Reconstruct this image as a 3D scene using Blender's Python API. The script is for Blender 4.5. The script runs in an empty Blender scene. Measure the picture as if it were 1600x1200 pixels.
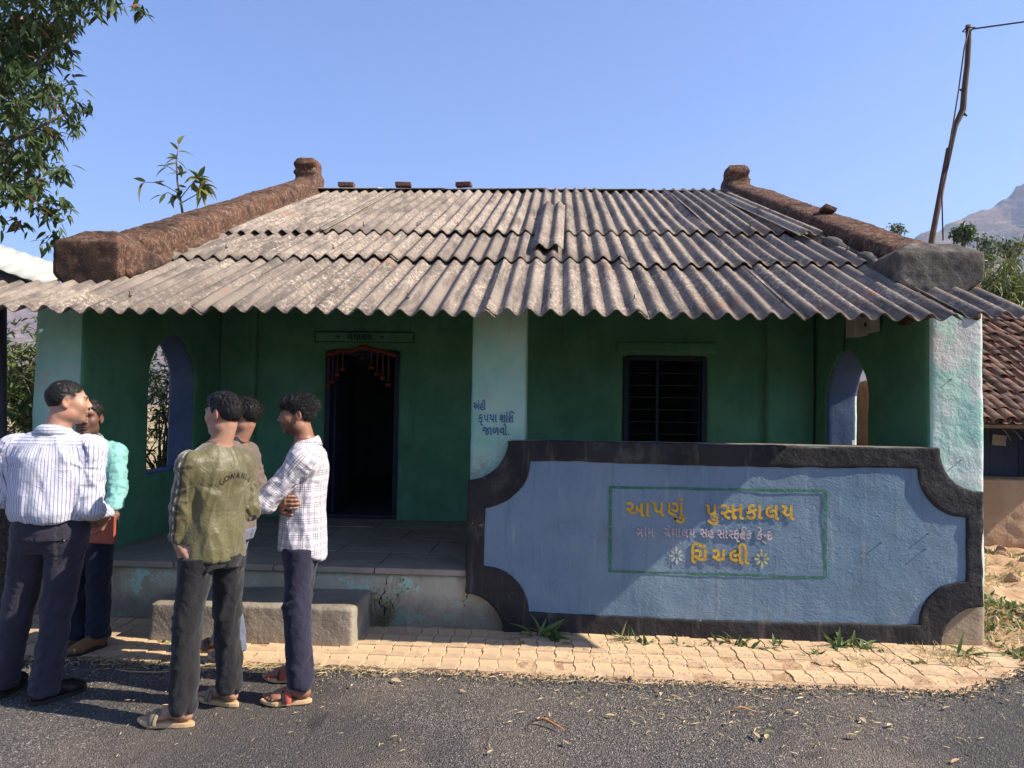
import bpy, math, random
import numpy as np
from mathutils import Vector, Matrix

# ------------------------------------------------------------------ camera, light, exposure
scene = bpy.context.scene
COL = scene.collection
R = math.radians

cam_data = bpy.data.cameras.new('camera')
cam = bpy.data.objects.new('camera', cam_data)
COL.objects.link(cam)
cam_data.sensor_width = 36.0
cam_data.lens = 1180.0 / 1600.0 * 36.0
cam_data.clip_start = 0.05
cam_data.clip_end = 20000.0
yaw, pitch, roll = R(3.4), R(1.94), R(0.9)
cam.location = (0, 0, 1.6)
cam.rotation_euler = (Matrix.Rotation(yaw, 3, 'Z') @ Matrix.Rotation(math.pi/2 + pitch, 3, 'X') @ Matrix.Rotation(roll, 3, 'Z')).to_euler()
scene.camera = cam

SUN_EL, SUN_FRONT = R(40.5), R(9.5)          # elevation; how far in front of the facade line the sun stands
to_sun = Vector((math.cos(SUN_EL)*math.cos(SUN_FRONT), -math.cos(SUN_EL)*math.sin(SUN_FRONT), math.sin(SUN_EL)))
sd = bpy.data.lights.new('sun', 'SUN'); sd.energy = 5.3; sd.angle = R(0.53); sd.color = (1.0, 0.905, 0.77)
sun = bpy.data.objects.new('sun', sd); COL.objects.link(sun)
sun.rotation_euler = to_sun.to_track_quat('Z', 'Y').to_euler()

world = bpy.data.worlds.new('World'); scene.world = world; world.use_nodes = True
nt = world.node_tree; nt.nodes.clear()
sky = nt.nodes.new('ShaderNodeTexSky'); sky.sky_type = 'NISHITA'; sky.sun_disc = False
sky.sun_elevation = SUN_EL
sky.sun_rotation = math.atan2(to_sun.x, to_sun.y)
sky.altitude = 300; sky.air_density = 1.0; sky.dust_density = 0.6; sky.ozone_density = 4.0
bg = nt.nodes.new('ShaderNodeBackground'); bg.inputs[1].default_value = 0.105
wo = nt.nodes.new('ShaderNodeOutputWorld')
tn = nt.nodes.new('ShaderNodeMix'); tn.data_type = 'RGBA'; tn.blend_type = 'MULTIPLY'; tn.inputs[0].default_value = 1.0; tn.inputs[7].default_value = (0.74, 0.82, 1.04, 1)
nt.links.new(sky.outputs[0], tn.inputs[6]); nt.links.new(tn.outputs[2], bg.inputs[0]); nt.links.new(bg.outputs[0], wo.inputs[0])
scene.view_settings.view_transform = 'Standard'
scene.view_settings.look = 'None'
scene.view_settings.exposure = 1.12
scene.view_settings.gamma = 1.0
scene.view_settings.use_curve_mapping = False
scene.render.engine = 'CYCLES'
scene.cycles.max_bounces = 8
scene.cycles.diffuse_bounces = 4
scene.cycles.transparent_max_bounces = 16
scene.cycles.volume_bounces = 0

rng = np.random.default_rng(11)
random.seed(4)

# ------------------------------------------------------------------ numeric helpers
_T = np.random.default_rng(3).random((32, 32, 32)).astype(np.float32)*2-1
def vnoise(P, seed=0):
    P = np.asarray(P, dtype=np.float64) + seed*7.31
    i = np.floor(P).astype(np.int64); f = P-i; f = f*f*(3-2*f)
    i0 = i & 31; i1 = (i+1) & 31
    x0, y0, z0 = i0[..., 0], i0[..., 1], i0[..., 2]; x1, y1, z1 = i1[..., 0], i1[..., 1], i1[..., 2]
    fx, fy, fz = f[..., 0], f[..., 1], f[..., 2]
    a = _T[x0, y0, z0]*(1-fx)+_T[x1, y0, z0]*fx; b = _T[x0, y1, z0]*(1-fx)+_T[x1, y1, z0]*fx
    c = _T[x0, y0, z1]*(1-fx)+_T[x1, y0, z1]*fx; d = _T[x0, y1, z1]*(1-fx)+_T[x1, y1, z1]*fx
    return (a*(1-fy)+b*fy)*(1-fz)+(c*(1-fy)+d*fy)*fz
def fbm(P, seed=0, octaves=3):
    P = np.asarray(P, dtype=np.float64); s = 0; a = 1.0
    for o in range(octaves):
        s = s + a*vnoise(P*(2.03**o), seed+o*3.7); a *= 0.5
    return s

class Field:
    """A signed distance grid (spacing may be finer in given boxes), blended from simple shapes and meshed by surface nets."""
    def __init__(s, lo, hi, h, fine=()):
        ax = []
        for a in range(3):
            xs = [lo[a]]
            while xs[-1] < hi[a]:
                st = h
                for (flo, fhi, fh) in fine:
                    if flo[a]-h < xs[-1] < fhi[a]: st = min(st, fh)
                xs.append(xs[-1]+st)
            ax.append(np.array(xs, dtype=np.float32))
        s.ax = ax; s.F = np.full([len(a) for a in ax], 0.5, dtype=np.float32)
    def _sl(s, lo, hi):
        sl = []; g = []
        for a in range(3):
            i0 = max(0, int(np.searchsorted(s.ax[a], lo[a]))-1); i1 = min(len(s.ax[a]), int(np.searchsorted(s.ax[a], hi[a]))+1)
            if i1 <= i0: return None, None
            sl.append(slice(i0, i1)); sh = [1, 1, 1]; sh[a] = -1
            g.append(s.ax[a][i0:i1].reshape(sh))
        return tuple(sl), g
    def put(s, fn, lo, hi, k=0.01, op='u'):
        sl, g = s._sl(lo, hi)
        if sl is None: return
        d = fn(*g); A = s.F[sl]
        d = np.broadcast_to(d, A.shape).astype(np.float32)
        if op == 'u':
            h = np.maximum(k-np.abs(A-d), 0)/k; s.F[sl] = np.minimum(A, d)-h*h*k*0.25
        elif op == 's':
            d = -d; h = np.maximum(k-np.abs(A-d), 0)/k; s.F[sl] = np.maximum(A, d)+h*h*k*0.25
        elif op == 'i':
            h = np.maximum(k-np.abs(A-d), 0)/k; s.F[sl] = np.maximum(A, d)+h*h*k*0.25
    def cap(s, p, q, r1, r2=None, k=0.015, op='u'):
        r2 = r1 if r2 is None else r2
        p = np.array(p, float); q = np.array(q, float); m = max(r1, r2)+0.05+k
        lo = np.minimum(p, q)-m; hi = np.maximum(p, q)+m; v = q-p; vv = max(float(v@v), 1e-9)
        def fn(X, Y, Z):
            t = np.clip(((X-p[0])*v[0]+(Y-p[1])*v[1]+(Z-p[2])*v[2])/vv, 0, 1)
            return np.sqrt((X-p[0]-t*v[0])**2+(Y-p[1]-t*v[1])**2+(Z-p[2]-t*v[2])**2)-(r1+(r2-r1)*t)
        s.put(fn, lo, hi, k, op)
    def ell(s, c, r, M=None, k=0.015, op='u'):
        c = np.array(c, float); r = np.array(r, float); m = max(r)+0.05+k
        M = np.eye(3) if M is None else np.array(M)       # columns: local axes
        def fn(X, Y, Z):
            dx, dy, dz = X-c[0], Y-c[1], Z-c[2]
            a = (dx*M[0, 0]+dy*M[1, 0]+dz*M[2, 0])/r[0]; b = (dx*M[0, 1]+dy*M[1, 1]+dz*M[2, 1])/r[1]; e = (dx*M[0, 2]+dy*M[1, 2]+dz*M[2, 2])/r[2]
            l = np.sqrt(a*a+b*b+e*e)+1e-6
            g = np.sqrt((a/r[0])**2+(b/r[1])**2+(e/r[2])**2)+1e-6
            return l*(l-1)/g
        s.put(fn, c-m, c+m, k, op)
    def box(s, c, r, M=None, rad=0.0, k=0.01, op='u'):
        c = np.array(c, float); r = np.array(r, float); m = float(np.linalg.norm(r))+0.05+k
        M = np.eye(3) if M is None else np.array(M)
        def fn(X, Y, Z):
            dx, dy, dz = X-c[0], Y-c[1], Z-c[2]
            a = np.abs(dx*M[0, 0]+dy*M[1, 0]+dz*M[2, 0])-r[0]+rad; b = np.abs(dx*M[0, 1]+dy*M[1, 1]+dz*M[2, 1])-r[1]+rad; e = np.abs(dx*M[0, 2]+dy*M[1, 2]+dz*M[2, 2])-r[2]+rad
            return np.sqrt(np.maximum(a, 0)**2+np.maximum(b, 0)**2+np.maximum(e, 0)**2)+np.minimum(np.maximum(a, np.maximum(b, e)), 0)-rad
        s.put(fn, c-m, c+m, k, op)
    def stack(s, secs, k=0.03, op='u', n=2.3, zlo=None, zhi=None):
        """sections (z, cx, cy, rx, ry) of a trunk"""
        S = np.array(secs, float); zl = S[0, 0] if zlo is None else zlo; zh = S[-1, 0] if zhi is None else zhi
        m = 0.06
        lo = [np.min(S[:, 1]-S[:, 3])-m, np.min(S[:, 2]-S[:, 4])-m, zl-m]; hi = [np.max(S[:, 1]+S[:, 3])+m, np.max(S[:, 2]+S[:, 4])+m, zh+m]
        def fn(X, Y, Z):
            I = lambda c: np.interp(Z.ravel(), S[:, 0], S[:, c]).reshape(Z.shape)
            cx, cy, rx, ry = I(1), I(2), I(3), I(4)
            l = (np.abs((X-cx)/rx)**n+np.abs((Y-cy)/ry)**n+1e-9)**(1/n)
            d = (l-1)*np.minimum(rx, ry)
            return np.maximum(d, np.maximum(zl-Z, Z-zh))
        s.put(fn, lo, hi, k, op)
    def cut_below(s, z, k=0.004):
        s.put(lambda X, Y, Z: z-Z+0*X, [s.ax[0][0]]*1+[s.ax[1][0], s.ax[2][0]], [s.ax[0][-1], s.ax[1][-1], s.ax[2][-1]], k, 'i')
    def mesh(s):
        F = s.F; ax = s.ax
        F[0], F[-1] = 0.5, 0.5; F[:, 0], F[:, -1] = 0.5, 0.5; F[:, :, 0], F[:, :, -1] = 0.5, 0.5
        S = F < 0
        nx, ny, nz = F.shape
        cnt = np.zeros((nx-1, ny-1, nz-1), np.int8)
        offs = [(i, j, k) for i in (0, 1) for j in (0, 1) for k in (0, 1)]
        for (i, j, k) in offs: cnt += S[i:nx-1+i, j:ny-1+j, k:nz-1+k]
        I, J, K = np.nonzero((cnt > 0) & (cnt < 8))
        vals = np.stack([F[I+i, J+j, K+k] for (i, j, k) in offs], 1)
        acc = np.zeros((len(I), 3)); n = np.zeros(len(I))
        for a in range(8):
            for b in range(a+1, 8):
                oa, ob = offs[a], offs[b]
                if sum(abs(oa[c]-ob[c]) for c in range(3)) != 1: continue
                va, vb = vals[:, a], vals[:, b]; m = (va < 0) != (vb < 0)
                t = np.where(m, va/np.where(m, va-vb, 1), 0)
                for c in range(3): acc[:, c] += np.where(m, oa[c]+(ob[c]-oa[c])*t, 0)
                n += m
        acc /= n[:, None]
        idx = -np.ones(cnt.shape, np.int64); idx[I, J, K] = np.arange(len(I))
        V = np.empty((len(I), 3))
        for c, ii in enumerate((I, J, K)):
            V[:, c] = ax[c][ii]+(ax[c][ii+1]-ax[c][ii])*acc[:, c]
        Q = []
        for a in range(3):
            b, c = (a+1) % 3, (a+2) % 3
            sa = [slice(None)]*3; sb = [slice(None)]*3; sa[a] = slice(0, -1); sb[a] = slice(1, None)
            d = S[tuple(sa)] != S[tuple(sb)]
            P = np.array(np.nonzero(d)).T
            ok = (P[:, b] > 0) & (P[:, c] > 0) & (P[:, b] < F.shape[b]-1) & (P[:, c] < F.shape[c]-1)
            P = P[ok]
            ins = S[tuple(P.T)]
            def at(db, dc):
                q = P.copy(); q[:, b] += db; q[:, c] += dc
                return idx[tuple(q.T)]
            q = np.stack([at(-1, -1), at(0, -1), at(0, 0), at(-1, 0)], 1)
            q[~ins] = q[~ins][:, ::-1]
            Q.append(q)
        Q = np.concatenate(Q)
        Q = Q[(Q >= 0).all(1)]
        return V, Q

def vnormals(V, Q):
    n = np.cross(V[Q[:, 2]]-V[Q[:, 0]], V[Q[:, 3 if Q.shape[1] > 3 else 2]]-V[Q[:, 1]])
    N = np.zeros_like(V)
    for c in range(Q.shape[1]): np.add.at(N, Q[:, c], n)
    return N/(np.linalg.norm(N, axis=1)[:, None]+1e-12)

def new_mesh(name, V, Q, mat=None, smooth=True, attrs=None):
    """fast mesh from an array of vertices and one array (or list of arrays) of same-sized faces"""
    V = np.asarray(V, dtype=np.float32)
    Qs = Q if isinstance(Q, list) else [Q]
    Qs = [np.asarray(q, dtype=np.int32) for q in Qs if len(q)]
    me = bpy.data.meshes.new(name)
    me.vertices.add(len(V)); me.vertices.foreach_set('co', V.ravel())
    nl = sum(q.size for q in Qs); npoly = sum(len(q) for q in Qs)
    me.loops.add(nl); me.loops.foreach_set('vertex_index', np.concatenate([q.ravel() for q in Qs]))
    me.polygons.add(npoly)
    starts = []; o = 0
    for q in Qs:
        starts.append(o+np.arange(len(q))*q.shape[1]); o += q.size
    me.polygons.foreach_set('loop_start', np.concatenate(starts).astype(np.int32))
    me.polygons.foreach_set('use_smooth', np.full(npoly, smooth))
    me.update(calc_edges=True)
    for k, (typ, arr) in (attrs or {}).items():
        at = me.attributes.new(k, typ, 'POINT')
        at.data.foreach_set('vector' if typ == 'FLOAT_VECTOR' else ('color' if typ == 'FLOAT_COLOR' else 'value'), np.asarray(arr, np.float32).ravel())
    if mat is not None:
        for m in (mat if isinstance(mat, (list, tuple)) else [mat]): me.materials.append(m)
    return me

def link(name, me, parent=None, label=None, cat=None, group=None, kind=None, loc=None, rotz=None):
    o = bpy.data.objects.new(name, me); COL.objects.link(o)
    if loc is not None: o.location = loc
    if rotz is not None: o.rotation_euler = (0, 0, rotz)
    if parent is not None: o.parent = parent
    if label: o['label'] = label
    if cat: o['category'] = cat
    if group: o['group'] = group
    if kind: o['kind'] = kind
    return o
def thing(name, label, cat, loc=(0, 0, 0), rotz=0.0, group=None, kind=None):
    o = bpy.data.objects.new(name, None); COL.objects.link(o); o.location = loc; o.rotation_euler = (0, 0, rotz)
    o.empty_display_size = 0.1
    if kind: o['kind'] = kind
    if label: o['label'] = label
    if cat: o['category'] = cat
    if group: o['group'] = group
    return o
def copy_thing(o, loc=None, rot=None, scale=None, label=None, parent=None):
    c = o.copy(); COL.objects.link(c)
    if loc is not None: c.location = loc
    if rot is not None: c.rotation_euler = rot
    if scale is not None: c.scale = scale
    if label: c['label'] = label
    if parent is not None: c.parent = parent
    for ch in list(o.children):
        copy_thing(ch, parent=c)
    return c

class MB:
    """collects loose shapes into one mesh"""
    def __init__(s): s.V = []; s.Q = {}; s.n = 0
    def add(s, V, faces):
        V = np.asarray(V, float); s.V.append(V)
        for f in faces: s.Q.setdefault(len(f), []).append(np.array(f)+s.n)
        s.n += len(V); return s
    def addq(s, V, Q):
        V = np.asarray(V, float); s.V.append(V)
        s.Q.setdefault(Q.shape[1], []).extend(list(np.asarray(Q)+s.n)); s.n += len(V); return s
    def box(s, c, r, M=None, bev=0.0, jit=0.0):
        c = np.array(c, float); r = np.array(r, float); M = np.eye(3) if M is None else np.array(M)
        if bev <= 0:
            P = np.array([[i, j, k] for i in (-1, 1) for j in (-1, 1) for k in (-1, 1)], float)*r
            if jit: P += rng.normal(0, jit, P.shape)
            F = [(0, 1, 3, 2), (4, 6, 7, 5), (0, 4, 5, 1), (2, 3, 7, 6), (0, 2, 6, 4), (1, 5, 7, 3)]
        else:
            P = []; idm = {}
            for i in (-1, 1):
                for j in (-1, 1):
                    for k in (-1, 1):
                        for a in range(3):
                            v = np.array([i, j, k], float)*r; w = np.array([i, j, k], float)*(r-bev); w[a] = v[a]
                            idm[(i, j, k, a)] = len(P); P.append(w)
            P = np.array(P)
            if jit: P += rng.normal(0, jit, P.shape)
            F = []
            for a in range(3):
                b, c2 = (a+1) % 3, (a+2) % 3
                for sgn in (-1, 1):
                    q = []
                    for (u, w) in ((-1, -1), (1, -1), (1, 1), (-1, 1)):
                        key = [0, 0, 0]; key[a] = sgn; key[b] = u; key[c2] = w; q.append(idm[(key[0], key[1], key[2], a)])
                    F.append(tuple(q if sgn > 0 else q[::-1]))
            for a in range(3):
                b, c2 = (a+1) % 3, (a+2) % 3
                for u in (-1, 1):
                    for w in (-1, 1):
                        k0 = [0, 0, 0]; k1 = [0, 0, 0]; k0[a] = -1; k1[a] = 1
                        for kk in (k0, k1): kk[b] = u; kk[c2] = w
                        q = [idm[(*k0, b)], idm[(*k1, b)], idm[(*k1, c2)], idm[(*k0, c2)]]
                        F.append(tuple(q if u*w < 0 else q[::-1]))
            for i in (-1, 1):
                for j in (-1, 1):
                    for k in (-1, 1):
                        q = [idm[(i, j, k, 0)], idm[(i, j, k, 1)], idm[(i, j, k, 2)]]
                        F.append(tuple(q if i*j*k > 0 else q[::-1]))
        return s.add(P@M.T+c, F)
    def tube(s, pts, rad, n=8, cap=True):
        pts = np.array(pts, float); m = len(pts)
        rad = np.full(m, rad) if np.isscalar(rad) else np.array(rad, float)
        T = np.gradient(pts, axis=0); T /= np.linalg.norm(T, axis=1)[:, None]+1e-9
        up = np.array([0, 0, 1.0]) if abs(T[0][2]) < 0.9 else np.array([1.0, 0, 0])
        V = []; u = np.cross(up, T[0]); u /= np.linalg.norm(u)
        for i in range(m):
            u = u-T[i]*(u@T[i]); u /= np.linalg.norm(u)+1e-9; w = np.cross(T[i], u)
            for a in range(n):
                t = 2*math.pi*a/n; V.append(pts[i]+rad[i]*(math.cos(t)*u+math.sin(t)*w))
        F = [(i*n+a, i*n+(a+1) % n, (i+1)*n+(a+1) % n, (i+1)*n+a) for i in range(m-1) for a in range(n)]
        if cap: F += [tuple(range(n))[::-1], tuple((m-1)*n+a for a in range(n))]
        return s.add(V, F)
    def make(s, name, mat, parent=None, smooth=False, attrs=None, **kw):
        me = new_mesh(name, np.concatenate(s.V), [np.array(q) for q in s.Q.values()], mat, smooth, attrs)
        return link(name, me, parent, **kw)

def rotM(ax, ang):
    return np.array(Matrix.Rotation(ang, 3, ax))

# ------------------------------------------------------------------ material helper
def rgba(c): return (c[0], c[1], c[2], 1.0)
class Mat:
    def __init__(s, name, rough=0.85, spec=0.3):
        s.m = bpy.data.materials.new(name); s.m.use_nodes = True; s.t = s.m.node_tree
        s.b = s.t.nodes['Principled BSDF']; s.b.inputs['Roughness'].default_value = rough
        s.b.inputs['Specular IOR Level'].default_value = spec
        s.co = s.t.nodes.new('ShaderNodeTexCoord').outputs['Object']; s.col = None; s.bump_n = None
    def n(s, typ, **kw):
        x = s.t.nodes.new(typ)
        for k, v in kw.items(): setattr(x, k, v)
        return x
    def L(s, a, b): s.t.links.new(a, b)
    def attr(s, name, out='Vector'):
        a = s.n('ShaderNodeAttribute'); a.attribute_name = name; return a.outputs[out]
    def scaled(s, v, sc=(1, 1, 1), loc=(0, 0, 0)):
        x = s.n('ShaderNodeMapping'); x.inputs['Scale'].default_value = sc; x.inputs['Location'].default_value = loc; s.L(v, x.inputs['Vector']); return x.outputs[0]
    def noise(s, scale, detail=4, rough=0.55, stretch=(1, 1, 1), loc=(0, 0, 0), dist=0.0, vec=None):
        x = s.n('ShaderNodeTexNoise'); x.inputs['Scale'].default_value = scale; x.inputs['Detail'].default_value = detail
        x.inputs['Roughness'].default_value = rough; x.inputs['Distortion'].default_value = dist
        s.L(s.scaled(vec or s.co, stretch, loc), x.inputs['Vector']); return x.outputs['Fac']
    def voro(s, scale, feature='F1', out='Distance', stretch=(1, 1, 1), rand=1.0, vec=None):
        x = s.n('ShaderNodeTexVoronoi', feature=feature); x.inputs['Scale'].default_value = scale; x.inputs['Randomness'].default_value = rand
        s.L(s.scaled(vec or s.co, stretch), x.inputs['Vector']); return x.outputs[out]
    def ramp(s, fac, stops):
        x = s.n('ShaderNodeValToRGB'); e = x.color_ramp.elements
        while len(e) < len(stops): e.new(0.5)
        for i, (p, c) in enumerate(stops):
            e[i].position = p; e[i].color = rgba(c) if not np.isscalar(c) else (c, c, c, 1)
        s.L(fac, x.inputs[0]); return x.outputs[0]
    def mask(s, fac, lo, hi):
        x = s.n('ShaderNodeMapRange'); x.inputs[1].default_value = lo; x.inputs[2].default_value = hi; x.interpolation_type = 'SMOOTHSTEP'
        s.L(fac, x.inputs[0]); return x.outputs[0]
    def math(s, op, a, b=None):
        x = s.n('ShaderNodeMath', operation=op)
        for i, v in enumerate((a, b)):
            if v is None: continue
            if np.isscalar(v): x.inputs[i].default_value = v
            else: s.L(v, x.inputs[i])
        return x.outputs[0]
    def mix(s, a, b, fac, blend='MIX'):
        x = s.n('ShaderNodeMix', data_type='RGBA', blend_type=blend)
        if np.isscalar(fac): x.inputs[0].default_value = fac
        else: s.L(fac, x.inputs[0])
        for i, v in ((6, a), (7, b)):
            if isinstance(v, (tuple, list)): x.inputs[i].default_value = rgba(v)
            else: s.L(v, x.inputs[i])
        return x.outputs[2]
    def layer(s, color, fac, blend='MIX'): s.col = s.mix(s.col, color, fac, blend); return s
    def base(s, a, b=None, scale=3, detail=5, lo=0.35, hi=0.65, **kw):
        if b is None: s.col = s.mix(a, a, 0.0)
        else: s.col = s.mix(a, b, s.mask(s.noise(scale, detail, **kw), lo, hi))
        return s
    def bump(s, h, strength=0.4, dist=0.01):
        x = s.n('ShaderNodeBump'); x.inputs['Strength'].default_value = strength; x.inputs['Distance'].default_value = dist
        s.L(h, x.inputs['Height'])
        if s.bump_n is not None: s.L(s.bump_n, x.inputs['Normal'])
        s.bump_n = x.outputs[0]; return s
    def rand(s): return s.n('ShaderNodeObjectInfo').outputs['Random']
    def z(s, comp=2, vec=None):
        x = s.n('ShaderNodeSeparateXYZ'); s.L(vec or s.co, x.inputs[0]); return x.outputs[comp]
    def done(s):
        if s.col is not None: s.L(s.col, s.b.inputs['Base Color'])
        if s.bump_n is not None: s.L(s.bump_n, s.b.inputs['Normal'])
        return s.m
def plain(name, c, rough=0.7, spec=0.3, var=0.15, scale=6, bump=0.0, metal=0.0):
    m = Mat(name, rough, spec); c = np.array(c)
    m.base(tuple(c*(1-var)), tuple(np.minimum(c*(1+var), 1)), scale=scale, lo=0.3, hi=0.7)
    if bump: m.bump(m.noise(scale*8, 4), bump, 0.004)
    m.b.inputs['Metallic'].default_value = metal
    return m.done()
# ------------------------------------------------------------------ materials
def mat_asphalt():
    m = Mat('asphalt', 0.9, 0.25)
    v = m.voro(150, out='Color'); g = m.n('ShaderNodeRGBToBW'); m.L(v, g.inputs[0])
    m.col = m.ramp(g.outputs[0], [(0.12, (0.030, 0.028, 0.028)), (0.5, (0.092, 0.083, 0.077)), (0.8, (0.17, 0.15, 0.13)), (0.93, (0.42, 0.37, 0.31))])
    m.layer((0.21, 0.165, 0.125), m.math('MULTIPLY', m.mask(m.noise(0.9, 6, 0.6, dist=0.6), 0.44, 0.72), 0.5))
    m.layer((0.24, 0.19, 0.14), m.math('MULTIPLY', m.mask(m.noise(70, 3, 0.7), 0.56, 0.68), 0.30))
    m.layer((0.05, 0.047, 0.046), m.math('MULTIPLY', m.mask(m.noise(0.55, 6, 0.62, loc=(4, 2, 0)), 0.47, 0.58), 0.55))
    m.layer((0.022, 0.021, 0.022), m.math('MULTIPLY', m.mask(m.noise(2.1, 7, 0.7, loc=(1, 7, 0), dist=1.0), 0.60, 0.68), 0.5))
    m.bump(m.math('ADD', m.voro(130), m.noise(60, 4)), 0.9, 0.011)
    return m.done()
def mat_paver():
    m = Mat('paver_concrete', 0.9, 0.2)
    m.base((0.50, 0.35, 0.20), (0.58, 0.43, 0.26), scale=9)
    r = m.rand()
    m.layer((0.42, 0.26, 0.17), m.math('MULTIPLY', r, 0.45))
    m.layer((0.28, 0.20, 0.14), m.math('MULTIPLY', m.mask(m.noise(4.5, 6, 0.7), 0.47, 0.66), 0.6))
    m.layer((0.60, 0.43, 0.265), m.math('MULTIPLY', m.mask(m.noise(2.2, 5, 0.6, loc=(3, 1, 0)), 0.45, 0.7), 0.55))
    m.bump(m.noise(120, 5, 0.7), 0.5, 0.004)
    return m.done()
def mat_sand():
    m = Mat('sandy_soil', 0.95, 0.1)
    m.base((0.36, 0.225, 0.13), (0.52, 0.36, 0.22), scale=6, detail=8)
    m.layer((0.2, 0.13, 0.085), m.math('MULTIPLY', m.mask(m.noise(22, 5, 0.7), 0.5, 0.7), 0.6))
    m.bump(m.noise(60, 6, 0.7), 0.8, 0.012); m.bump(m.noise(9, 4), 0.5, 0.05)
    return m.done()
def mat_ground():
    m = Mat('dry_ground', 0.95, 0.1)
    m.base((0.33, 0.22, 0.13), (0.42, 0.34, 0.18), scale=0.5, detail=8)
    m.layer((0.13, 0.15, 0.06), m.mask(m.noise(0.25, 6), 0.5, 0.65))
    m.bump(m.noise(20, 6, 0.7), 0.6, 0.02)
    return m.done()
def wall_paint(name, a, b, stains=True, dirt=(0.16, 0.13, 0.10), bumpy=0.35, drip=0.5, flake=None, foot=None, rough=0.8, grain=1.0, low=None):
    m = Mat(name, rough, 0.25)
    m.base(a, b, scale=2.3, detail=7, rough=0.62)
    if stains:
        m.layer(dirt, m.math('MULTIPLY', m.mask(m.noise(3.0, 8, 0.7, loc=(5, 0, 1)), 0.54, 0.78), 0.55))
        m.layer(dirt, m.math('MULTIPLY', m.mask(m.noise(5.0, 6, 0.65, stretch=(2.6, 2.6, 0.35)), 0.52, 0.78), drip*0.5))
        m.layer(tuple(x*0.4 for x in dirt), m.math('MULTIPLY', m.mask(m.noise(26, 5, 0.75), 0.66, 0.74), 0.6))
    if flake:      # places where the coat has rubbed away
        m.layer(flake[0], m.mask(m.noise(flake[1], 8, 0.72, loc=(1, 2, 3)), flake[2], flake[2]+0.05))
    if foot:       # splashed earth and worn coat along the foot of the wall
        h = m.math('ADD', m.z(2), m.math('MULTIPLY', m.noise(7, 6, 0.7), -foot[2]))
        m.layer(foot[0], m.math('MULTIPLY', m.mask(m.math('MULTIPLY', h, -1.0), -foot[1], -foot[1]+0.22), foot[3]))
    if low:        # grimy rubbed band near the ground, ragged at its upper edge
        k = m.mask(m.math('ADD', m.z(2), m.math('MULTIPLY', m.noise(6, 6, 0.75), 0.9)), 1.85, 1.45)
        m.layer(low, m.math('MULTIPLY', m.math('MULTIPLY', k, m.mask(m.noise(28, 6, 0.8), 0.45, 0.55)), 0.75))
    m.bump(m.noise(7, 5, 0.6), bumpy, 0.03)
    m.bump(m.noise(30, 5, 0.65, dist=0.4), bumpy*grain, 0.012)
    m.bump(m.noise(140, 4, 0.7), 0.3, 0.003)
    return m.done()
def mat_blue():
    m = Mat('blue_wall_paint', 0.75, 0.3)
    m.base((0.125, 0.200, 0.265), (0.175, 0.245, 0.305), scale=1.6, detail=7, rough=0.62)
    m.layer((0.19, 0.22, 0.26), m.math('MULTIPLY', m.mask(m.noise(1.1, 8, 0.65, loc=(2, 0, 0)), 0.5, 0.75), 0.45))
    m.layer((0.24, 0.185, 0.14), m.math('MULTIPLY', m.mask(m.noise(2.4, 8, 0.75, loc=(9, 0, 4)), 0.58, 0.74), 0.5))
    m.layer((0.08, 0.115, 0.12), m.math('MULTIPLY', m.mask(m.noise(3.4, 6, 0.7, stretch=(2, 1, 0.5), loc=(1, 0, 4)), 0.55, 0.75), 0.4))
    m.layer((0.5, 0.55, 0.6), m.math('MULTIPLY', m.mask(m.noise(45, 4, 0.75), 0.67, 0.72), 0.5))
    m.layer((0.085, 0.12, 0.15), m.math('MULTIPLY', m.mask(m.noise(7, 6, 0.7, stretch=(2.5, 1, 0.22)), 0.53, 0.70), 0.45))
    m.layer((0.36, 0.38, 0.38), m.math('MULTIPLY', m.mask(m.noise(9, 5, 0.7, stretch=(2.2, 1, 0.2), loc=(5, 0, 2)), 0.57, 0.70), 0.35))
    m.layer((0.10, 0.12, 0.13), m.math('MULTIPLY', m.mask(m.noise(1.3, 7, 0.7, loc=(12, 0, 2)), 0.56, 0.70), 0.35))
    m.bump(m.noise(6, 4, 0.6), 0.35, 0.02)
    m.bump(m.noise(24, 5, 0.6, dist=1.2, stretch=(1, 1, 1.5)), 0.42, 0.012)
    m.bump(m.noise(75, 4, 0.6), 0.3, 0.005)
    return m.done()
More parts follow.
